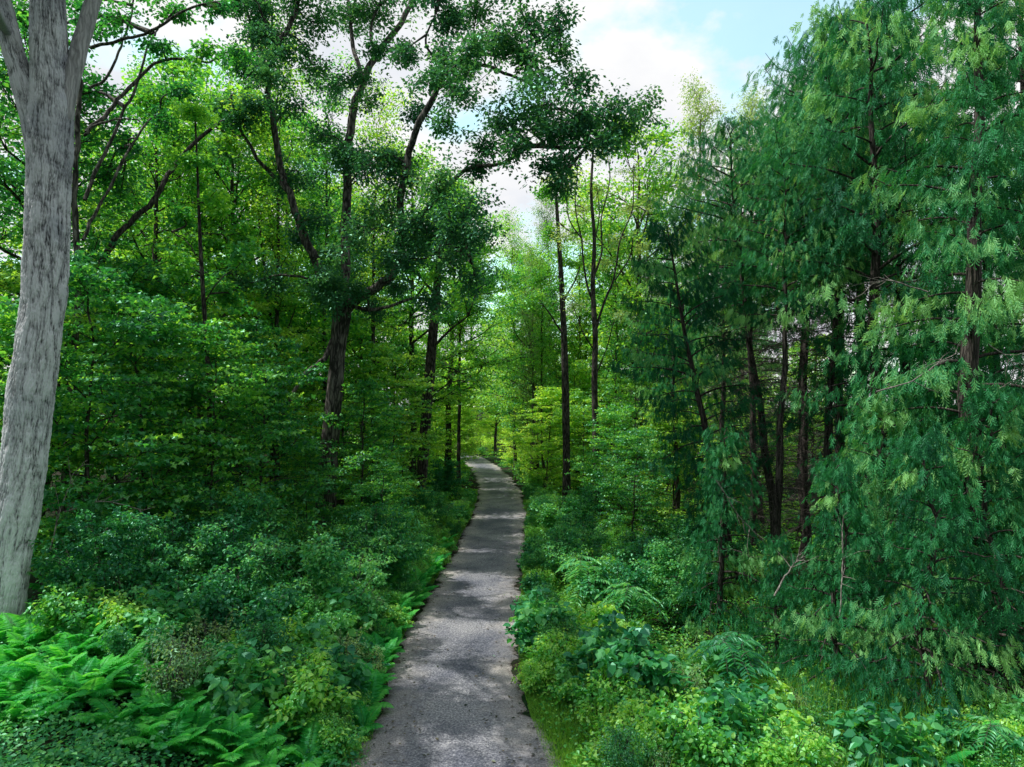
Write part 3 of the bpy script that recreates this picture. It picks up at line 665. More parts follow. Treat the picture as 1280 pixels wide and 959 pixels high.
traced('pathside', 33, [(522, 660, 18), (526, 610, 18), (530, 560, 18), (535, 490, 18), (541, 420, 16), (546, 360, 13), (550, 310, 10), (554, 260, 7)],
       [([(541, 435), (560, 415), (585, 395)], 6, 3, -1), ([(545, 370), (525, 345), (505, 330)], 5, 2, 1), ([(549, 330), (570, 305), (590, 290)], 5, 2, 1), ([(535, 500), (560, 480), (580, 475)], 3, 2, 0)],
       [(550, 345, 24, 0), (520, 340, 22, 1), (580, 360, 24, -1), (600, 385, 20, -1), (560, 300, 22, 1), (530, 300, 20, 0), (505, 375, 18, 1), (590, 320, 20, 1), (555, 395, 18, -2), (550, 255, 24, 0), (575, 265, 18, 0), (620, 350, 18, 0)],
       'upright dark trunk standing beside the left edge of the path below the oak', 'bark_dark', 'maple', 71)
traced('centre', 38, [(708, 640, 14), (708, 580, 13), (707, 500, 13), (705, 420, 11), (702, 360, 9), (698, 290, 7), (694, 230, 4)],
       [([(705, 420), (690, 395), (672, 370)], 4, 2, 0), ([(703, 380), (718, 350), (730, 320)], 4, 2, 0)],
       [(680, 350, 22, 0), (700, 320, 22, 1), (720, 330, 18, 0), (690, 290, 18, 0), (665, 375, 18, -1), (700, 250, 18, 1), (725, 290, 16, 2), (680, 240, 14, 0)],
       'dark straight trunk right of where the path narrows, behind bright leaves', 'bark_dark', 'bright', 72)
traced('fan', 36, [(746, 640, 13), (745, 560, 11), (743, 480, 10), (744, 420, 9), (741, 360, 8), (743, 300, 6), (739, 240, 5), (742, 180, 3)],
       [([(743, 385), (731, 340), (728, 300), (719, 255), (722, 205)], 4.5, 1.5, 0), ([(741, 350), (752, 315), (751, 275), (760, 230), (757, 185)], 4.5, 1.5, 1), ([(744, 415), (757, 375), (768, 350), (776, 300), (791, 262), (793, 210)], 5, 1.5, -1),
        ([(728, 300), (712, 275), (706, 245), (692, 222)], 3, 1.2, 0), ([(769, 350), (788, 322), (795, 290), (812, 255)], 3, 1.2, 0), ([(743, 300), (750, 270), (746, 235)], 3, 1, 0), ([(744, 470), (757, 440), (768, 400)], 3, 1.5, 0), ([(744, 440), (728, 415), (716, 380)], 3, 1.2, 0)],
       [(px_, py_, r_, d_) for px_, py_, r_, d_ in [(716, 215, 17, 0), (757, 195, 17, 0), (790, 215, 17, 0), (812, 250, 16, 0), (770, 300, 18, 0), (692, 225, 15, 0), (737, 180, 16, 0), (775, 395, 18, 0), (728, 265, 17, 1), (748, 240, 16, 0), (785, 260, 16, 1), (716, 375, 16, 0), (705, 300, 16, 0), (752, 330, 14, 1), (800, 310, 16, 0)]],
       'thin dark trunk opening into several crooked upright branches in the centre', 'bark_dark', 'ghost', 73, .12, .6, 12, 8)
traced('slim', 20, [(262, 640, 8), (262, 540, 8), (259, 450, 7.5), (254, 370, 7), (250, 300, 6), (247, 220, 4), (244, 150, 3)],
       [([(254, 380), (275, 350), (300, 330)], 3, 1.5, 0), ([(252, 330), (235, 305), (215, 290)], 3, 1.5, 0)],
       [(245, 200, 18, 0), (270, 250, 20, 0), (225, 270, 20, 1), (300, 320, 20, 0), (245, 140, 20, 0), (285, 370, 20, 1), (215, 330, 20, -1)],
       'slim straight pole of a tree between the grey trunk and the oak', 'bark_dark', 'maple', 74)
traced('slimtwo', 29, [(340, 640, 10), (342, 540, 10), (340, 460, 9), (338, 400, 8), (330, 330, 6), (322, 260, 4)],
       [([(340, 440), (360, 410), (372, 380)], 4, 2, 0)], [(320, 260, 20, 0), (345, 300, 20, 0), (300, 300, 18, 0), (375, 370, 18, 0), (330, 220, 18, 0)],
       'dark thin trunk seen low through the leaves just left of the oak', 'bark_dark', 'bright', 75)

# ================================================================ FOREST PLACEMENT
# left side, tall
L = 'tall leafy maple '
for kind, px, Y, s, lab in [
    ('maple0', 25, 21, .95, 'tall maple filling the left edge behind the big grey trunk'),
    ('lit0', 180, 27, 1.0, 'sunlit maple whose yellow green crown shows right of the grey trunk'),
    ('maple1', 300, 31, 1.05, 'tall maple between the slim pole tree and the oak'),
    ('lit1', 95, 34, 1.1, 'sunlit maple far behind the big grey trunk'),
    ('maple2', -60, 27, 1.1, 'dark maple at the extreme left edge of the picture'),
    ('lit0', 250, 42, 1.15, 'pale sunlit maple deep in the left wood behind the slim pole'),
    ('lit1', 385, 44, 1.1, 'sunlit maple deep in the wood directly behind the oak trunk'),
    ('maple0', 455, 38, .85, 'maple standing right behind the oak on its path side'),
    ('maple2', 150, 50, 1.2, 'large maple at the back of the left wood'),
    ('lit0', 330, 62, 1.2, 'distant bright maple between oak and slim pole'),
    ('pole1', 350, 28, .95, 'slender tree with rising branches close left of the oak'),
    ('pole0', 405, 33, 1.0, 'slender pole tree hidden partly by the oak trunk'),
    ('pole1', 465, 31, .9, 'slender tree just right of the oak trunk'),
    ('pole0', 205, 36, 1.05, 'slender dark pole tree in the left wood')]:
    gput(kind, px, Y, s=s, label=lab)
# centre and beyond the bend
for kind, px, Y, s, lab in [
    ('lit1', 620, 78, .9, 'farthest bright maple closing the view along the path'),
    ('lit0', 668, 60, .75, 'glowing light green maple right of the path bend'),
    ('lit1', 735, 54, .9, 'light green maple behind the fan shaped bare tree'),
    ('lit1', 790, 50, .95, 'light green maple just left of the cedars, far back'),
    ('lit0', 850, 60, 1.0, 'light green maple glimpsed behind the leaning cedar'),
    ('maple0', 930, 55, .8, 'maple glimpsed between the bare cedar trunks'),
    ('lit1', 1000, 62, .7, 'low bright maple behind the double cedar trunks'),
    ('feather0', 862, 40, 1.13, 'tall pale feathery poplar against the sky left of the cedars'),
    ('feather1', 925, 38, 1.05, 'wispy thin topped poplar against the cloud'),
    ('feather0', 815, 44, .85, 'pale feathery poplar next to the end of the oak limb'),
    ('feather1', 640, 50, .78, 'pale grey green poplar in the gap under the oak limb'),
    ('pole1', 680, 46, .78, 'slender tree with bare lower stem right of the path bend'),
    ('pole0', 770, 42, .78, 'slender tree right of the fan shaped bare tree')]:
    gput(kind, px, Y, s=s, label=lab)
for kind, px, Y, s, lab in [
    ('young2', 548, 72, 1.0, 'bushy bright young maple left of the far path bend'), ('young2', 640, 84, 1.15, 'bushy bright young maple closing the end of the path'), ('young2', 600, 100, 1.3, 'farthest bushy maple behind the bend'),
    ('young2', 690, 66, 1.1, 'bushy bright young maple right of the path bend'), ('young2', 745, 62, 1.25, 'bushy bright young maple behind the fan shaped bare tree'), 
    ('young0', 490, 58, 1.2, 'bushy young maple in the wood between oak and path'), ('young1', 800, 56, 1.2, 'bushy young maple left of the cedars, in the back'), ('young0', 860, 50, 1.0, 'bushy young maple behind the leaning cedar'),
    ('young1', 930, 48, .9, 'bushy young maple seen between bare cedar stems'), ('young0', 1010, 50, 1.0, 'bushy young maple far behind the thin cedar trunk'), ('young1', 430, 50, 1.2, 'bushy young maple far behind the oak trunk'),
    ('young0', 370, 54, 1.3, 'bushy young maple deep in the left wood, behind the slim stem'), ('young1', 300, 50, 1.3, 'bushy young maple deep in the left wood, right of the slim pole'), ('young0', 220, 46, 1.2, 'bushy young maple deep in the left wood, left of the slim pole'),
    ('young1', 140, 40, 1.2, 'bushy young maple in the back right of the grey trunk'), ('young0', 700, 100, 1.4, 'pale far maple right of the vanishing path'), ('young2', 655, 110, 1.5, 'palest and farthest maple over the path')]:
    gput(kind, px, Y, s=s, label=lab)
for kind, px, Y, s, lab in [
    ('lit1', 806, 43, 1.42, 'tall yellow green maple rising just past the tip of the long oak limb'), ('feather1', 690, 56, 1.05, 'pale thin crowned poplar high behind the straight dark trunk'), ('pole1', 722, 52, 1.05, 'slender bright tree closing the sky gap behind the central trunks'),
    ('maple1', 765, 54, 1.15, 'green maple behind the crooked upright branches'), ('lit0', 655, 66, 1.2, 'pale maple at the back of the sky gap under the oak limb'), ('pole0', 835, 48, 1.1, 'slender tree at the left side of the tall poplars'), ('pole1', 640, 60, 1.05, 'slender distant tree straight above the path end'),
    ('young2', 585, 69, 1.0, 'bright bushy young maple at the left of the far end of the path'), ('maple1', 668, 54, .95, 'mid green maple under the sky gap, just right of the path end'), ('lit0', 570, 82, 1.3, 'distant light maple left above the far end of the path'),
    ('maple1', 560, 48, 1.15, 'tall maple behind the oak limbs, near the picture centre top'), ('lit1', 430, 56, 1.3, 'tall sunlit maple high behind the oak crown'), ('maple2', 340, 40, 1.2, 'tall maple behind the left limb of the oak'),
    ('lit0', 520, 40, 1.15, 'tall light maple behind the right limb of the oak'), ('lit1', 662, 58, 1.0, 'tall light maple under the long oak limb'), ('maple0', 240, 33, 1.15, 'tall maple behind the slanting dark stem'), ('pole1', 590, 46, 1.0, 'slender tree left of the sky gap under the oak limb')]:
    gput(kind, px, Y, s=s, label=lab)
# saplings left: horizontal tiers
for i, (px, Y, s, lab) in enumerate([
    (110, 16.5, 1.05, 'tiered maple sapling growing right beside the grey trunk'), (185, 17.5, .95, 'tiered maple sapling in the dark hollow left of the slim pole'), (270, 18, .85, 'low spreading maple sapling in front of the slim pole'),
    (150, 22, 1.2, 'tall tiered sapling behind the hollow left of the slim pole'), (330, 21, .9, 'tiered sapling in front of the low limb of the oak'), (235, 24, 1.2, 'tall tiered sapling behind the slim pole'), (20, 19, 1.1, 'tiered sapling left of the grey trunk'),
    (385, 23, .42, 'small sapling at the foot of the oak'), (455, 25, .75, 'sapling between the oak and the path'), (490, 30, .95, 'tiered sapling left of the upright pathside trunk'), (430, 30, 1.1, 'sapling behind the oak trunk'),
    (60, 26, 1.2, 'tall sapling seen left of the grey trunk, behind'), (310, 27, 1.15, 'tall sapling halfway between slim pole and oak'), (370, 33, 1.2, 'tall sapling behind and left of the oak'), (505, 40, 1.0, 'sapling just behind the upright pathside trunk'),
    (-20, 15.5, .9, 'sapling cut by the left edge of the picture'), (480, 21, .45, 'small sapling in the fern bank beside the path')]):
    gput('sap%d' % (2 if i in (6, 9, 12, 14) else i % 2), px, Y, s=s, label=lab)
# saplings centre/right
for i, (px, Y, s, lab) in enumerate([
    (556, 48, .8, 'bright sapling at the inner side of the far bend'), (548, 58, .9, 'bright sapling left of the far bend'), (600, 80, .9, 'bright sapling beyond the end of the visible path'), (650, 62, .75, 'sapling on the right of the far bend'),
    (681, 43, .85, 'glowing yellow green sapling low beside the straight dark trunk'), (672, 53, .85, 'bright sapling behind the glowing one'), (730, 41, .85, 'bright sapling below the fan shaped bare tree'), (765, 34, .75, 'sapling in front of the slender tree right of the path'),
    (800, 38, 1.0, 'bright sapling left of the cedar thicket'), (840, 33, .85, 'bright sapling in front of the poplars'), (790, 28, .6, 'small sapling on the right bank'), (880, 36, 1.0, 'bright sapling behind the leaning cedar'),
    (720, 48, 1.15, 'taller bright sapling between the two dark central trunks'), (950, 34, .8, 'bright sapling seen low between the cedar trunks'), (905, 30, .6, 'small bright sapling under the dead cedar twigs'), (755, 50, 1.3, 'tall bright sapling behind the fan shaped bare tree'), (630, 88, 1.2, 'farthest sapling past the bend')]):
    gput('sap%d' % (3 if i in (0, 1, 2, 3, 4, 5, 16) else 2 if i not in (7, 10) else 1), px, Y, s=s, label=lab)
# cedars
CG = None
for kind, px, Y, s, tl, lab in [
    ('cedarbare', 974, 22, .86, (.0, -.10), 'cedar with leaning dark bare trunk and dead side twigs'),
    ('cedarbare', 1024, 20.5, .9, (.0, -.03), 'thin straight cedar next to the leaning bare one'),
    ('cedarmid', 925, 21, .8, (.0, -.16), 'cedar leaning left at the front edge of the cedar thicket'),
    ('cedarmid', 1085, 18.5, 1.1, (0, 0), 'mid sized cedar with drooping boughs in the middle of the thicket'),
    ('cedarfull', 1215, 15., 1.0, (0, .01), 'big full cedar with thick dark trunk near the right edge'),
    ('cedarbare', 1052, 25, 1.15, (0, 0), 'tall cedar with bare twin looking stem behind the thicket front'),
    ('cedarbare', 1075, 26, 1.2, (0, -.01), 'tall cedar right of the twin looking stem'),
    ('cedarmid', 1140, 21, 1.28, (0, 0), 'tall cedar behind the big full cedar, to its left'),
    ('cedarfull', 1300, 17, 1.05, (0, 0), 'full cedar cut by the right edge of the picture'),
    ('cedarfull', 1240, 23, 1.1, (0, 0), 'tall cedar behind the big full cedar'),
    ('cedarbare', 1000, 29, 1.05, (0, 0), 'cedar at the back, between the two bare trunks'),
    ('cedarbare', 900, 29, .8, (0, -.02), 'dark cedar in front of the poplars'),
    ('cedarmid', 845, 33, .85, (0, 0), 'dark cedar below the wispy poplars, leftmost of the cedars'),
    ('cedarmid', 950, 31, .88, (0, 0), 'cedar behind the leaning bare trunk'),
    ('cedarbare', 966, 19.5, .78, (0, -.02), 'thin bare cedar stem directly left of the thin straight cedar'),
    ('cedarbare', 1003, 24, .95, (0, .01), 'bare lower stem in the gap between leaning and straight cedars'),
    ('cedarbare', 1044, 22, 1.0, (0, -.02), 'bare dark cedar stem left member of the close pair'),
    ('cedarbare', 940, 26, .85, (0, .02), 'shadowed bare stem behind the dead brown twigs'),
    ('cedarfull', 1170, 29, 1.1, (0, 0), 'cedar far back near the right edge'),
    ('cedarmid', 1290, 30, 1.2, (0, 0), 'cedar far back at the right edge')]:
    gput(kind, px, Y, s=s, label=lab, tilt=tl, rz=0 if tl[1] < -.05 else None)
for px, Y, s, lab in [(1150, 12.6, .98, 'young cedar with boughs sweeping to the ground above the brambles'), (1040, 13.8, .9, 'young cedar with light tips left of the sweeping one'), (1235, 13.4, 1.1, 'young cedar in front of the big full cedar'),
                      (895, 17.5, .95, 'young cedar with bright drooping tips at the thicket edge'), (965, 15.5, .55, 'small young cedar between the two bright tipped ones'), (1090, 15.5, 1.2, 'young cedar behind the sweeping one'), (1290, 14.5, 1.1, 'young cedar at the right edge of the picture')]:
    gput('cedaryoung', px, Y, s=s, label=lab)

# shrubs
def patch(kinds, pts, label, group, smin=.85, smax=1.15):
    for i, (px, Y) in enumerate(pts):
        gput(kinds[i % len(kinds)], px, Y, s=random.uniform(smin, smax), label=label, group=group)
patch(['shrub0', 'shrub1'], [(150, 13.8), (235, 13.2), (215, 14.6), (310, 13.4), (290, 14.9), (380, 13.9), (120, 15.2), (350, 15.3), (420, 15.5)], 'dense teal green rounded shrub in the thicket right of the grey trunk', 'shrubs behind the left ferns')
patch(['bramble2', 'bramble3', 'bramble0'], [(205, 12.5), (270, 12.6), (340, 12.7), (395, 12.9), (435, 13.6), (160, 12.6), (415, 14.6), (455, 16.5), (100, 12.4), (300, 11.2), (225, 11.0), (380, 11.4), (420, 12.0)], 'loose weedy plant growing up through the shrubs at lower left', 'weeds among the left shrubs', .8, 1.2)
patch(['shrub1', 'shrub0'], [(255, 11.9), (330, 12.0), (175, 11.7)], 'broad leaved shrub among the ferns at bottom left', 'shrubs among the ferns', .5, .7)
patch(['bush2', 'shrub0'], [(430, 18), (470, 19.5), (405, 19), (495, 23), (515, 26), (530, 29), (545, 33), (555, 38), (350, 18.5), (300, 17), (440, 22), (470, 26), (500, 33), (200, 17), (100, 17.5)], 'small leaved green bush on the bank left of the path', 'bushes on the left bank', .8, 1.1)
patch(['shrub0', 'bush2', 'shrub1'], [(700, 21.5), (735, 19.5), (770, 18), (720, 24), (760, 22), (805, 20), (840, 18.5), (800, 24), (850, 22), (880, 21), (760, 27), (700, 29), (730, 31), (820, 28), (870, 27)], 'dark leafy bush on the bank right of the path', 'bushes on the right bank', .75, 1.0)
patch(['bush2'], [(672, 34), (680, 39), (668, 44), (655, 50), (650, 57), (640, 64), (575, 60), (565, 70), (600, 76), (615, 83), (580, 84), (548, 47), (690, 35), (715, 37)], 'small bush lining the far stretch of the path', 'bushes along the far path', .5, .9)
patch(['bramble0', 'bramble2', 'bramble1', 'bramble0', 'bramble3', 'bramble1', 'bramble2'], [(690, 16.8), (680, 15.4), (705, 15.0), (700, 13.6), (735, 13.8), (730, 12.6), (770, 13.0), (765, 11.8), (800, 12.2), (830, 11.2), (790, 10.6), (850, 12.4), (880, 11.6), (905, 10.7), (860, 10.2), (935, 11.7), (960, 10.9), (990, 11.5), (1010, 10.5), (1050, 11.0), (1090, 10.5), (1130, 10.8), (880, 13.2), (925, 13.0), (840, 13.8), (790, 14.4), (750, 15.4), (1180, 10.8), (1230, 11.0), (1275, 11.2), (920, 9.9), (980, 9.8), (820, 9.9)],
      'leafy bramble bush on the sunny bank at the right of the path', 'brambles on the right bank', .55, 1.15)
rq = random.Random(5); pm_ = []
for i in range(54):
    Y = rq.uniform(9.8, 15.5); d = rq.uniform(1.9, 8.5); x = float(xpath(Y))+d; pm_.append((640+x/Y*FPX, Y))
patch(['bramble1', 'bramble2', 'bramble3', 'bush2', 'bramble0'], pm_, 'small mixed weed filling in between the brambles on the right bank', 'small weeds on the right bank', .3, .65)

# plants with feathered compound leaves on bare stems
def sumac(seed):
    r = np.random.default_rng(seed); T = []; F = []
    for q in range(3):
        H = r.uniform(.9, 1.7); tx, ty = r.normal(0, .22, 2); top = np.array([tx, ty, H])
        T.append(tube([[0, 0, -.1], [tx*.4, ty*.4, H*.5], top], [.014, .011, .007], 5, .5))
        for k in range(9):
            az = k*2.4+r.normal(0, .2); el = r.uniform(.1, .7); L = r.uniform(.4, .62); t = np.linspace(0, 1, 10); h = top-np.array([0, 0, .04*k])
            d = np.array([math.cos(az), math.sin(az), 0]); pts = h+np.outer(t*L*math.cos(el*.6), d)+np.outer(L*(math.sin(el)*t-.75*t*t), UP); T.append(tube(pts, np.linspace(.005, .002, 10), 3, .9))
            n = 9; tt = np.linspace(.18, 1, n); P = np.stack([np.interp(tt, t, pts[:, i]) for i in range(3)], 1); lat = np.array([-d[1], d[0], 0])
            for sg in (1, -1):
                D = lat*sg+d*.45+np.array([0, 0, -.3])+r.normal(0, .08, (n, 3)); F.append(leaves(P, D, np.tile([0, 0, 1.], (n, 1))+r.normal(0, .2, (n, 3)), np.full(n, .17)*L/.5, np.full(n, .055), r.uniform(.2, .8, n), 'hex'))
    return T, F
T, F = sumac(700); reg('sumac0', T, F, 'twig_grey', 'shrub', None, 'stems', 'foliage')
for px, Y, s_, lab in [(930, 13.2, 1.15, 'tall feathery leaved sumac rising out of the brambles'), (745, 18.5, 1.2, 'feathery leaved sumac on the right bank near the path'), (782, 16.8, 1.0, 'smaller feathery leaved sumac behind the brambles'), (1225, 10.6, .8, 'feathery leaved sumac at the bottom right corner'), (900, 14.6, .9, 'feathery leaved sumac in front of the young cedars')]:
    gput('sumac0', px, Y, s=s_, label=lab)
re_ = random.Random(19)
pl = []; pr = []
for i in range(84):
    Y = re_.uniform(10.5, 42); d = re_.uniform(1.6, 2.4); x = float(xpath(Y))-d; pl.append((640+x/Y*FPX, Y))
for i in range(64):
    Y = re_.uniform(12.5, 42); d = re_.uniform(1.55, 2.3); x = float(xpath(Y))+d; pr.append((640+x/Y*FPX, Y))
patch(['bramble0', 'bush2', 'bramble2', 'bramble3'], pl, 'knee high plant crowding the dark left edge of the gravel path', 'low plants at the left path edge', .32, .62)
patch(['bramble0', 'bramble2', 'bush2'], pr, 'knee high plant crowding the right edge of the gravel path', 'low plants at the right path edge', .32, .62)
# dead bare branches poking out of the green
def dead_branch(pts, Y, dY, w, label, seed):
    r = np.random.default_rng(seed); S = limb(Y, pts, w, 1., dY, seed=seed); T = [tube(S[:, :3], S[:, 3], 5, .5)]; n = len(S)
    for q in range(9):
        i = int(r.integers(2, n-1)); d = nrm(nrm(S[i, :3]-S[i-1, :3])+r.normal(0, .6, 3)); l = r.uniform(.2, .7)
        T.append(tube([S[i, :3], S[i, :3]+d*l*.5+r.normal(0, .03, 3), S[i, :3]+d*l], [.009, .006, .003], 3, .5))
    b = S[0, :3].copy(); me = make_mesh('dead_branch', off(T, b), M['bare_twig'], True); o = bpy.data.objects.new('dead_branch', me); COL.objects.link(o); o.location = tuple(b); o['label'] = label; o['category'] = 'branch'
M['bare_twig'] = bark_mat('bare_twig', (.12, .11, .10), (.38, .36, .33), 20, 5, .3)
LATE = [([(62, 690), (75, 640), (92, 600), (110, 575)], 14.5, .5, 3, 'pale dead stick standing just right of the grey trunk', 1), ([(80, 640), (130, 628), (175, 640), (200, 665)], 14.6, .5, 2.5, 'pale dead twig bending over the dark hollow by the grey trunk', 2),
        ([(1095, 490), (1130, 478), (1160, 458), (1200, 440)], 12.6, 1, 3.5, 'pale bare branch reaching out left among the cedar boughs', 3), ([(1235, 430), (1265, 455), (1275, 475)], 12.4, .5, 3, 'short bare branch at the right edge among cedar boughs', 4),
        ([(968, 745), (985, 715), (1008, 690)], 13.6, .3, 4, 'broken pale branch low between two young cedars', 5), ([(1050, 770), (1053, 720), (1056, 670), (1060, 640)], 12.8, .3, 3, 'thin upright dead stem in front of the young cedars', 6), ([(895, 600), (930, 650), (975, 690)], 15.5, .4, 2.5, 'long drooping bare twig in front of the cedar leaning left', 7),
        ([(1160, 365), (1110, 350), (1080, 362)], 14, .5, 3, 'bare branch high in front of the big full cedar', 8)]
# ferns
def fern(x, y, s, label, group):
    o = thing('fern', label, 'fern', (float(x), float(y), float(ground(x, y))-.02), random.uniform(0, 6.28), s, group)
    n = random.randint(7, 10)
    for k in range(n):
        f = part('frond', FROND[random.randrange(3)], o)
        f.rotation_euler = (random.uniform(-.15, .15), -random.uniform(.1, .75), k/n*6.283+random.uniform(-.25, .25)); q = random.uniform(.8, 1.15); f.scale = (q, q, q)
fl = 'arching green fern in the dense patch at the bottom left'
rf = random.Random(3)
for i in range(150):
    Y = rf.uniform(9.6, 12.8); px = rf.uniform(-30, 400)
    fern((px-640)/FPX*Y, Y, rf.uniform(.6, .95), fl, 'ferns at bottom left')
for i in range(120):
    Y = rf.uniform(11.5, 26); d = 1.55+2.3*rf.random()**1.5; x = xpath(Y)-d
    fern(x, Y, rf.uniform(.7, 1.05), 'green fern on the bank along the left edge of the path', 'ferns along the left path edge')
for px, Y in [(1190, 10.6), (1150, 10.4), (1215, 11.2), (1250, 10.7)]:
    fern((px-640)/FPX*Y, Y, 1.1, 'fern with long fronds at the bottom right below the cedars', 'ferns at bottom right')
for i in range(16):
    Y = rf.uniform(14, 20); px = rf.uniform(60, 380); fern((px-640)/FPX*Y, Y, rf.uniform(.9, 1.2), 'shaded fern under the saplings right of the grey trunk', 'ferns under the left saplings')

# ground cover (uncountable)
def cover(name, n, ylo, yhi, dlo, dhi, side, L, hmax, mat, label, cat, shape='kite', upness=.9, ratio=.75, clump=1.0, seed=0):
    r = np.random.default_rng(seed)
    nc = n//14; yc = ylo+(yhi-ylo)*r.random(nc)**1.3; dc = dlo+(dhi-dlo)*r.random(nc)**.8; k = 14
    x = np.repeat(xpath(yc)+side*dc, k)+r.normal(0, .16*clump, nc*k); y = np.repeat(yc, k)+r.normal(0, .16*clump, nc*k)
    hh = np.repeat(r.uniform(.15, 1, nc)**1.2, k)*hmax; dd = np.abs(x-xpath(y)); keep = dd > dlo-.12
    z = ground(x, y)+.01+hh*r.uniform(.1, 1, nc*k); z = np.minimum(z, ground(x, y)+.03+np.maximum(dd-dlo+.1, 0)*.9)
    P = np.stack([x, y, z], 1)[keep]; m = len(P)
    D = r.normal(0, 1, (m, 3)); D[:, 2] *= .3; N = np.array([0, 0, upness])+r.normal(0, .4, (m, 3)); Ls = L*r.uniform(.5, 1.3, m)
    T = np.clip(np.repeat(r.random(nc), k)[keep]*.6+.4*r.random(m), 0, 1)
    o = bpy.data.objects.new(name, make_mesh(name, [leaves(P, D, N, Ls, Ls*ratio, T, shape)], M[mat])); COL.objects.link(o)
    o['kind'] = 'stuff'; o['label'] = label; o['category'] = cat
cover('ground_cover', 90000, 8, 30, 1.5, 9.5, -1, .075, .4, 'shrub', 'low leafy undergrowth covering the bank left of the path', 'undergrowth', seed=1)
cover('ground_cover', 80000, 8, 28, 1.55, 10, 1, .08, .42, 'bramble', 'low leafy undergrowth covering the bank right of the path', 'undergrowth', seed=2)
cover('ground_cover', 60000, 26, 85, 1.6, 16, -1, .17, .55, 'maple', 'distant undergrowth in the wood left of the path', 'undergrowth', seed=3)
cover('ground_cover', 60000, 26, 85, 1.6, 18, 1, .17, .55, 'bright', 'distant undergrowth in the wood right of the path', 'undergrowth', seed=4)
cover('leaf_litter', 11000, 8, 40, 1.15, 2.6, -1, .05, .02, 'litter', 'brown leaf litter on the dark soil along the left path edge', 'leaf litter', upness=2, seed=5)
cover('leaf_litter', 9000, 8, 40, 1.22, 2.4, 1, .045, .02, 'litter', 'brown leaf litter along the right path edge', 'leaf litter', upness=2, seed=6)

def grass(name, n, ylo, yhi, dlo, dhi, side, h, label, seed):
    r = np.random.default_rng(seed); y = ylo+(yhi-ylo)*r.random(n)**1.4; d = dlo+(dhi-dlo)*r.random(n)**1.5; x = xpath(y)+side*d
    P = np.stack([x, y, ground(x, y)], 1); D = np.stack([r.normal(0, .45, n), r.normal(0, .45, n), np.ones(n)], 1); N = r.normal(0, 1, (n, 3)); N[:, 2] *= .2
    Ls = h*r.uniform(.4, 1.2, n)*np.clip((d-dlo+.15)*2, .35, 1)
    o = bpy.data.objects.new(name, make_mesh(name, [leaves(P, D, N, Ls, Ls*0+.012, r.random(n), 'tri')], M['grass'])); COL.objects.link(o)
    o['kind'] = 'stuff'; o['label'] = label; o['category'] = 'grass'
grass('grass', 90000, 8, 40, 1.34, 3.0, 1, .18, 'short bright grass verge along the right edge of the path', 7)
grass('grass', 40000, 8, 45, 1.38, 2.3, -1, .16, 'sparse grass along the left edge of the path', 8)

OFFX = 2.98
def tall_weeds(n, label, seed):
    r = np.random.default_rng(seed); y = 8.5+6*r.random(n); d = 2.2+7*r.random(n); x = xpath(y)+d
    P = np.stack([x, y, ground(x, y)+.1], 1); D = np.stack([r.normal(0, .25, n), r.normal(0, .25, n), np.ones(n)], 1); N = r.normal(0, 1, (n, 3)); N[:, 2] *= .2; Ls = r.uniform(.3, 1.0, n)
    o = bpy.data.objects.new('tall_grass', make_mesh('tall_grass', [leaves(P, D, N, Ls, Ls*0+.014, r.random(n), 'tri')], M['grass'])); COL.objects.link(o); o['kind'] = 'stuff'; o['label'] = label; o['category'] = 'grass'
tall_weeds(5000, 'tall loose grass blades standing among the brambles', 9)
# a few leaves and bits lying on the gravel
r = np.random.default_rng(77); n = 900; y = 9+32*r.random(n)**1.5; d = r.choice([-1, 1], n)*1.35*r.random(n)**.45
P = np.stack([xpath(y)+d, y, np.full(n, .05)], 1); D = r.normal(0, 1, (n, 3)); D[:, 2] *= .1; Nn = np.tile([0, 0, 3.], (n, 1))+r.normal(0, .5, (n, 3)); Ls = r.uniform(.03, .09, n)
o = bpy.data.objects.new('leaf_litter', make_mesh('path_leaves', [leaves(P, D, Nn, Ls, Ls*.6, r.random(n), 'kite')], M['litter'])); COL.objects.link(o); o['kind'] = 'stuff'; o['label'] = 'scattered fallen leaves and crumbs lying on the gravel'; o['category'] = 'leaf litter'
for a_ in LATE: dead_branch(*a_)
# ------------------------------------------------------------------ sky, sun, camera
sun_az = math.radians(-84)          # left of straight ahead (+Y)
sun_el = math.radians(60)
sd = Vector((math.sin(sun_az)*math.cos(sun_el), math.cos(sun_az)*math.cos(sun_el), math.sin(sun_el)))
sl = bpy.data.lights.new('sun', 'SUN'); sl.energy = 5.0; sl.angle = math.radians(.53); sl.color = (1, .95, .86)
so = bpy.data.objects.new('sun', sl); COL.objects.link(so); so.rotation_euler = (-sd).to_track_quat('-Z', 'Y').to_euler(); so.location = (-20, 20, 40)
w = bpy.data.worlds.new('World'); SC.world = w; w.use_nodes = True
N = w.node_tree.nodes; Lk = w.node_tree.links; N.clear()
sky = N.new('ShaderNodeTexSky'); sky.sky_type = 'NISHITA'; sky.sun_disc = False; sky.sun_elevation = sun_el; sky.sun_rotation = sun_az; sky.air_density = 1.0; sky.dust_density = .6; sky.ozone_density = 1.5
tc = N.new('ShaderNodeTexCoord'); sp = N.new('ShaderNodeSeparateXYZ'); Lk.new(tc.outputs['Generated'], sp.inputs[0])
mz = N.new('ShaderNodeMath'); mz.operation = 'MAXIMUM'; mz.inputs[1].default_value = 0; Lk.new(sp.outputs[2], mz.inputs[0])
az_ = N.new('ShaderNodeMath'); az_.operation = 'ADD'; az_.inputs[1].default_value = .35; Lk.new(mz.outputs[0], az_.inputs[0])
dv = N.new('ShaderNodeVectorMath'); dv.operation = 'DIVIDE'; Lk.new(tc.outputs['Generated'], dv.inputs[0])
cb = N.new('ShaderNodeCombineXYZ')
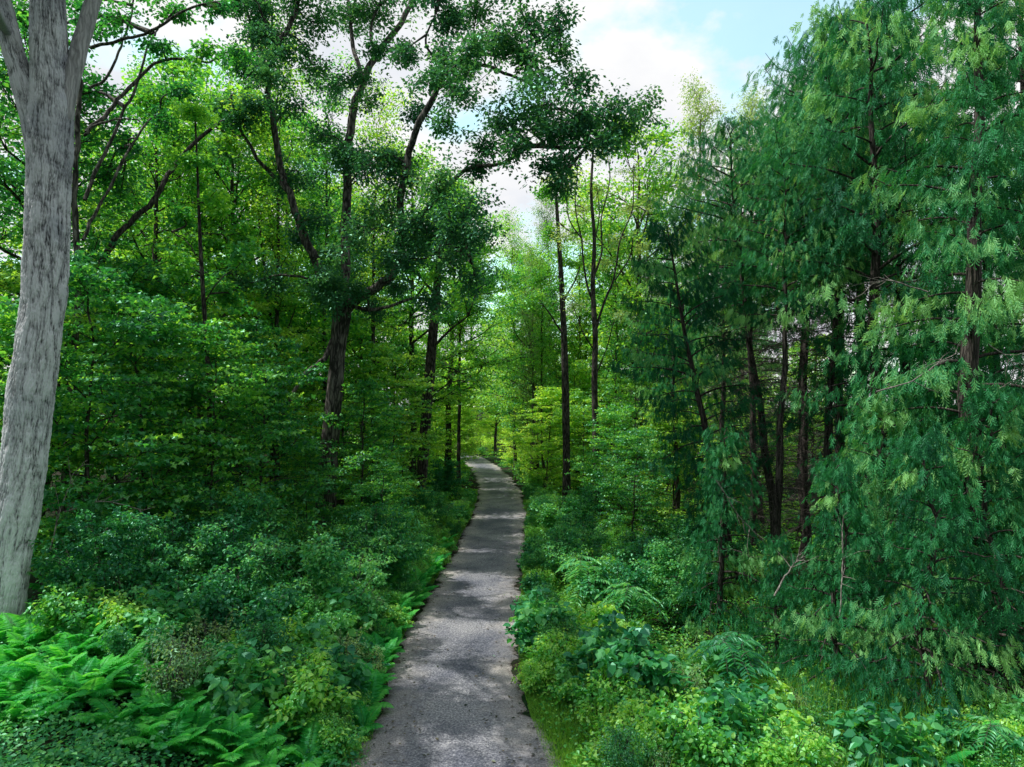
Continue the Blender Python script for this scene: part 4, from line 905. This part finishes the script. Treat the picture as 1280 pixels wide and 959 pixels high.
for i in range(3): Lk.new(az_.outputs[0], cb.inputs[i])
Lk.new(cb.outputs[0], dv.inputs[1])
of = N.new('ShaderNodeVectorMath'); of.inputs[1].default_value = (OFFX, .36, -.10); Lk.new(dv.outputs[0], of.inputs[0])
c1 = node_noise(N, Lk, of.outputs[0], 2.6, 8, .55)
mr = N.new('ShaderNodeMapRange'); mr.inputs[1].default_value = .31; mr.inputs[2].default_value = .46; Lk.new(c1, mr.inputs[0])
c2 = node_noise(N, Lk, dv.outputs[0], 4.2, 6, .55)
mr.inputs[1].default_value = .39; mr.inputs[2].default_value = .47; mr.inputs[3].default_value = .25
cc = ramp(N, Lk, c2, [(.35, (5.5, 5.75, 6.2)), (.5, (6.3, 6.35, 6.5)), (.65, (6.9, 6.9, 6.9))])
mx = N.new('ShaderNodeMix'); mx.data_type = 'RGBA'; st = N.new('ShaderNodeVectorMath'); st.operation = 'MULTIPLY'; st.inputs[1].default_value = (2.4, 2.9, 2.1); Lk.new(sky.outputs[0], st.inputs[0])
Lk.new(mr.outputs[0], mx.inputs[0]); Lk.new(st.outputs[0], mx.inputs[6]); Lk.new(cc, mx.inputs[7])
nd = N.new('ShaderNodeVectorMath'); nd.operation = 'DOT_PRODUCT'; Lk.new(tc.outputs['Generated'], nd.inputs[0]); nd.inputs[1].default_value = sd
gm = N.new('ShaderNodeMapRange'); gm.inputs[1].default_value = .75; gm.inputs[2].default_value = 1.; gm.inputs[3].default_value = 1.; gm.inputs[4].default_value = 1.25; Lk.new(nd.outputs['Value'], gm.inputs[0])
zm = N.new('ShaderNodeMapRange'); zm.inputs[1].default_value = .52; zm.inputs[2].default_value = .95; zm.inputs[3].default_value = 1.; zm.inputs[4].default_value = 1.1; Lk.new(sp.outputs[2], zm.inputs[0])
gz = N.new('ShaderNodeMath'); gz.operation = 'MULTIPLY'; Lk.new(gm.outputs[0], gz.inputs[0]); Lk.new(zm.outputs[0], gz.inputs[1])
bm = N.new('ShaderNodeMapRange'); bm.inputs[1].default_value = -.8; bm.inputs[2].default_value = .2; bm.inputs[3].default_value = .5; bm.inputs[4].default_value = 1.; Lk.new(sp.outputs[1], bm.inputs[0])  # sky dimmed behind the camera to lower ambient light, in place of trees
g2 = N.new('ShaderNodeMath'); g2.operation = 'MULTIPLY'; Lk.new(gz.outputs[0], g2.inputs[0]); Lk.new(bm.outputs[0], g2.inputs[1]); gz = g2
gv = N.new('ShaderNodeVectorMath'); gv.operation = 'SCALE'; Lk.new(mx.outputs[2], gv.inputs[0]); Lk.new(gz.outputs[0], gv.inputs['Scale'])
bg = N.new('ShaderNodeBackground'); bg.inputs[1].default_value = .15; Lk.new(gv.outputs[0], bg.inputs[0])
wo = N.new('ShaderNodeOutputWorld'); Lk.new(bg.outputs[0], wo.inputs[0])

cam = bpy.data.cameras.new('camera'); co = bpy.data.objects.new('camera', cam); COL.objects.link(co)
cam.sensor_width = 36; cam.lens = 24; cam.clip_end = 2000; co.location = (0, 0, CAMH); co.rotation_euler = (math.radians(90)+PITCH, 0, 0)
SC.camera = co
SC.view_settings.view_transform = 'Standard'; SC.view_settings.look = 'None'; SC.view_settings.exposure = 0; SC.view_settings.gamma = 1
cy = SC.cycles
cy.max_bounces = 7; cy.diffuse_bounces = 5; cy.glossy_bounces = 2; cy.transmission_bounces = 5; cy.transparent_max_bounces = 4
cy.caustics_reflective = False; cy.caustics_refractive = False
cy.use_denoising = True
try:
    cy.denoiser = 'OPENIMAGEDENOISE'; cy.denoising_input_passes = 'RGB_ALBEDO_NORMAL'; cy.denoising_prefilter = 'ACCURATE'
except Exception: pass
cy.sample_clamp_indirect = 4
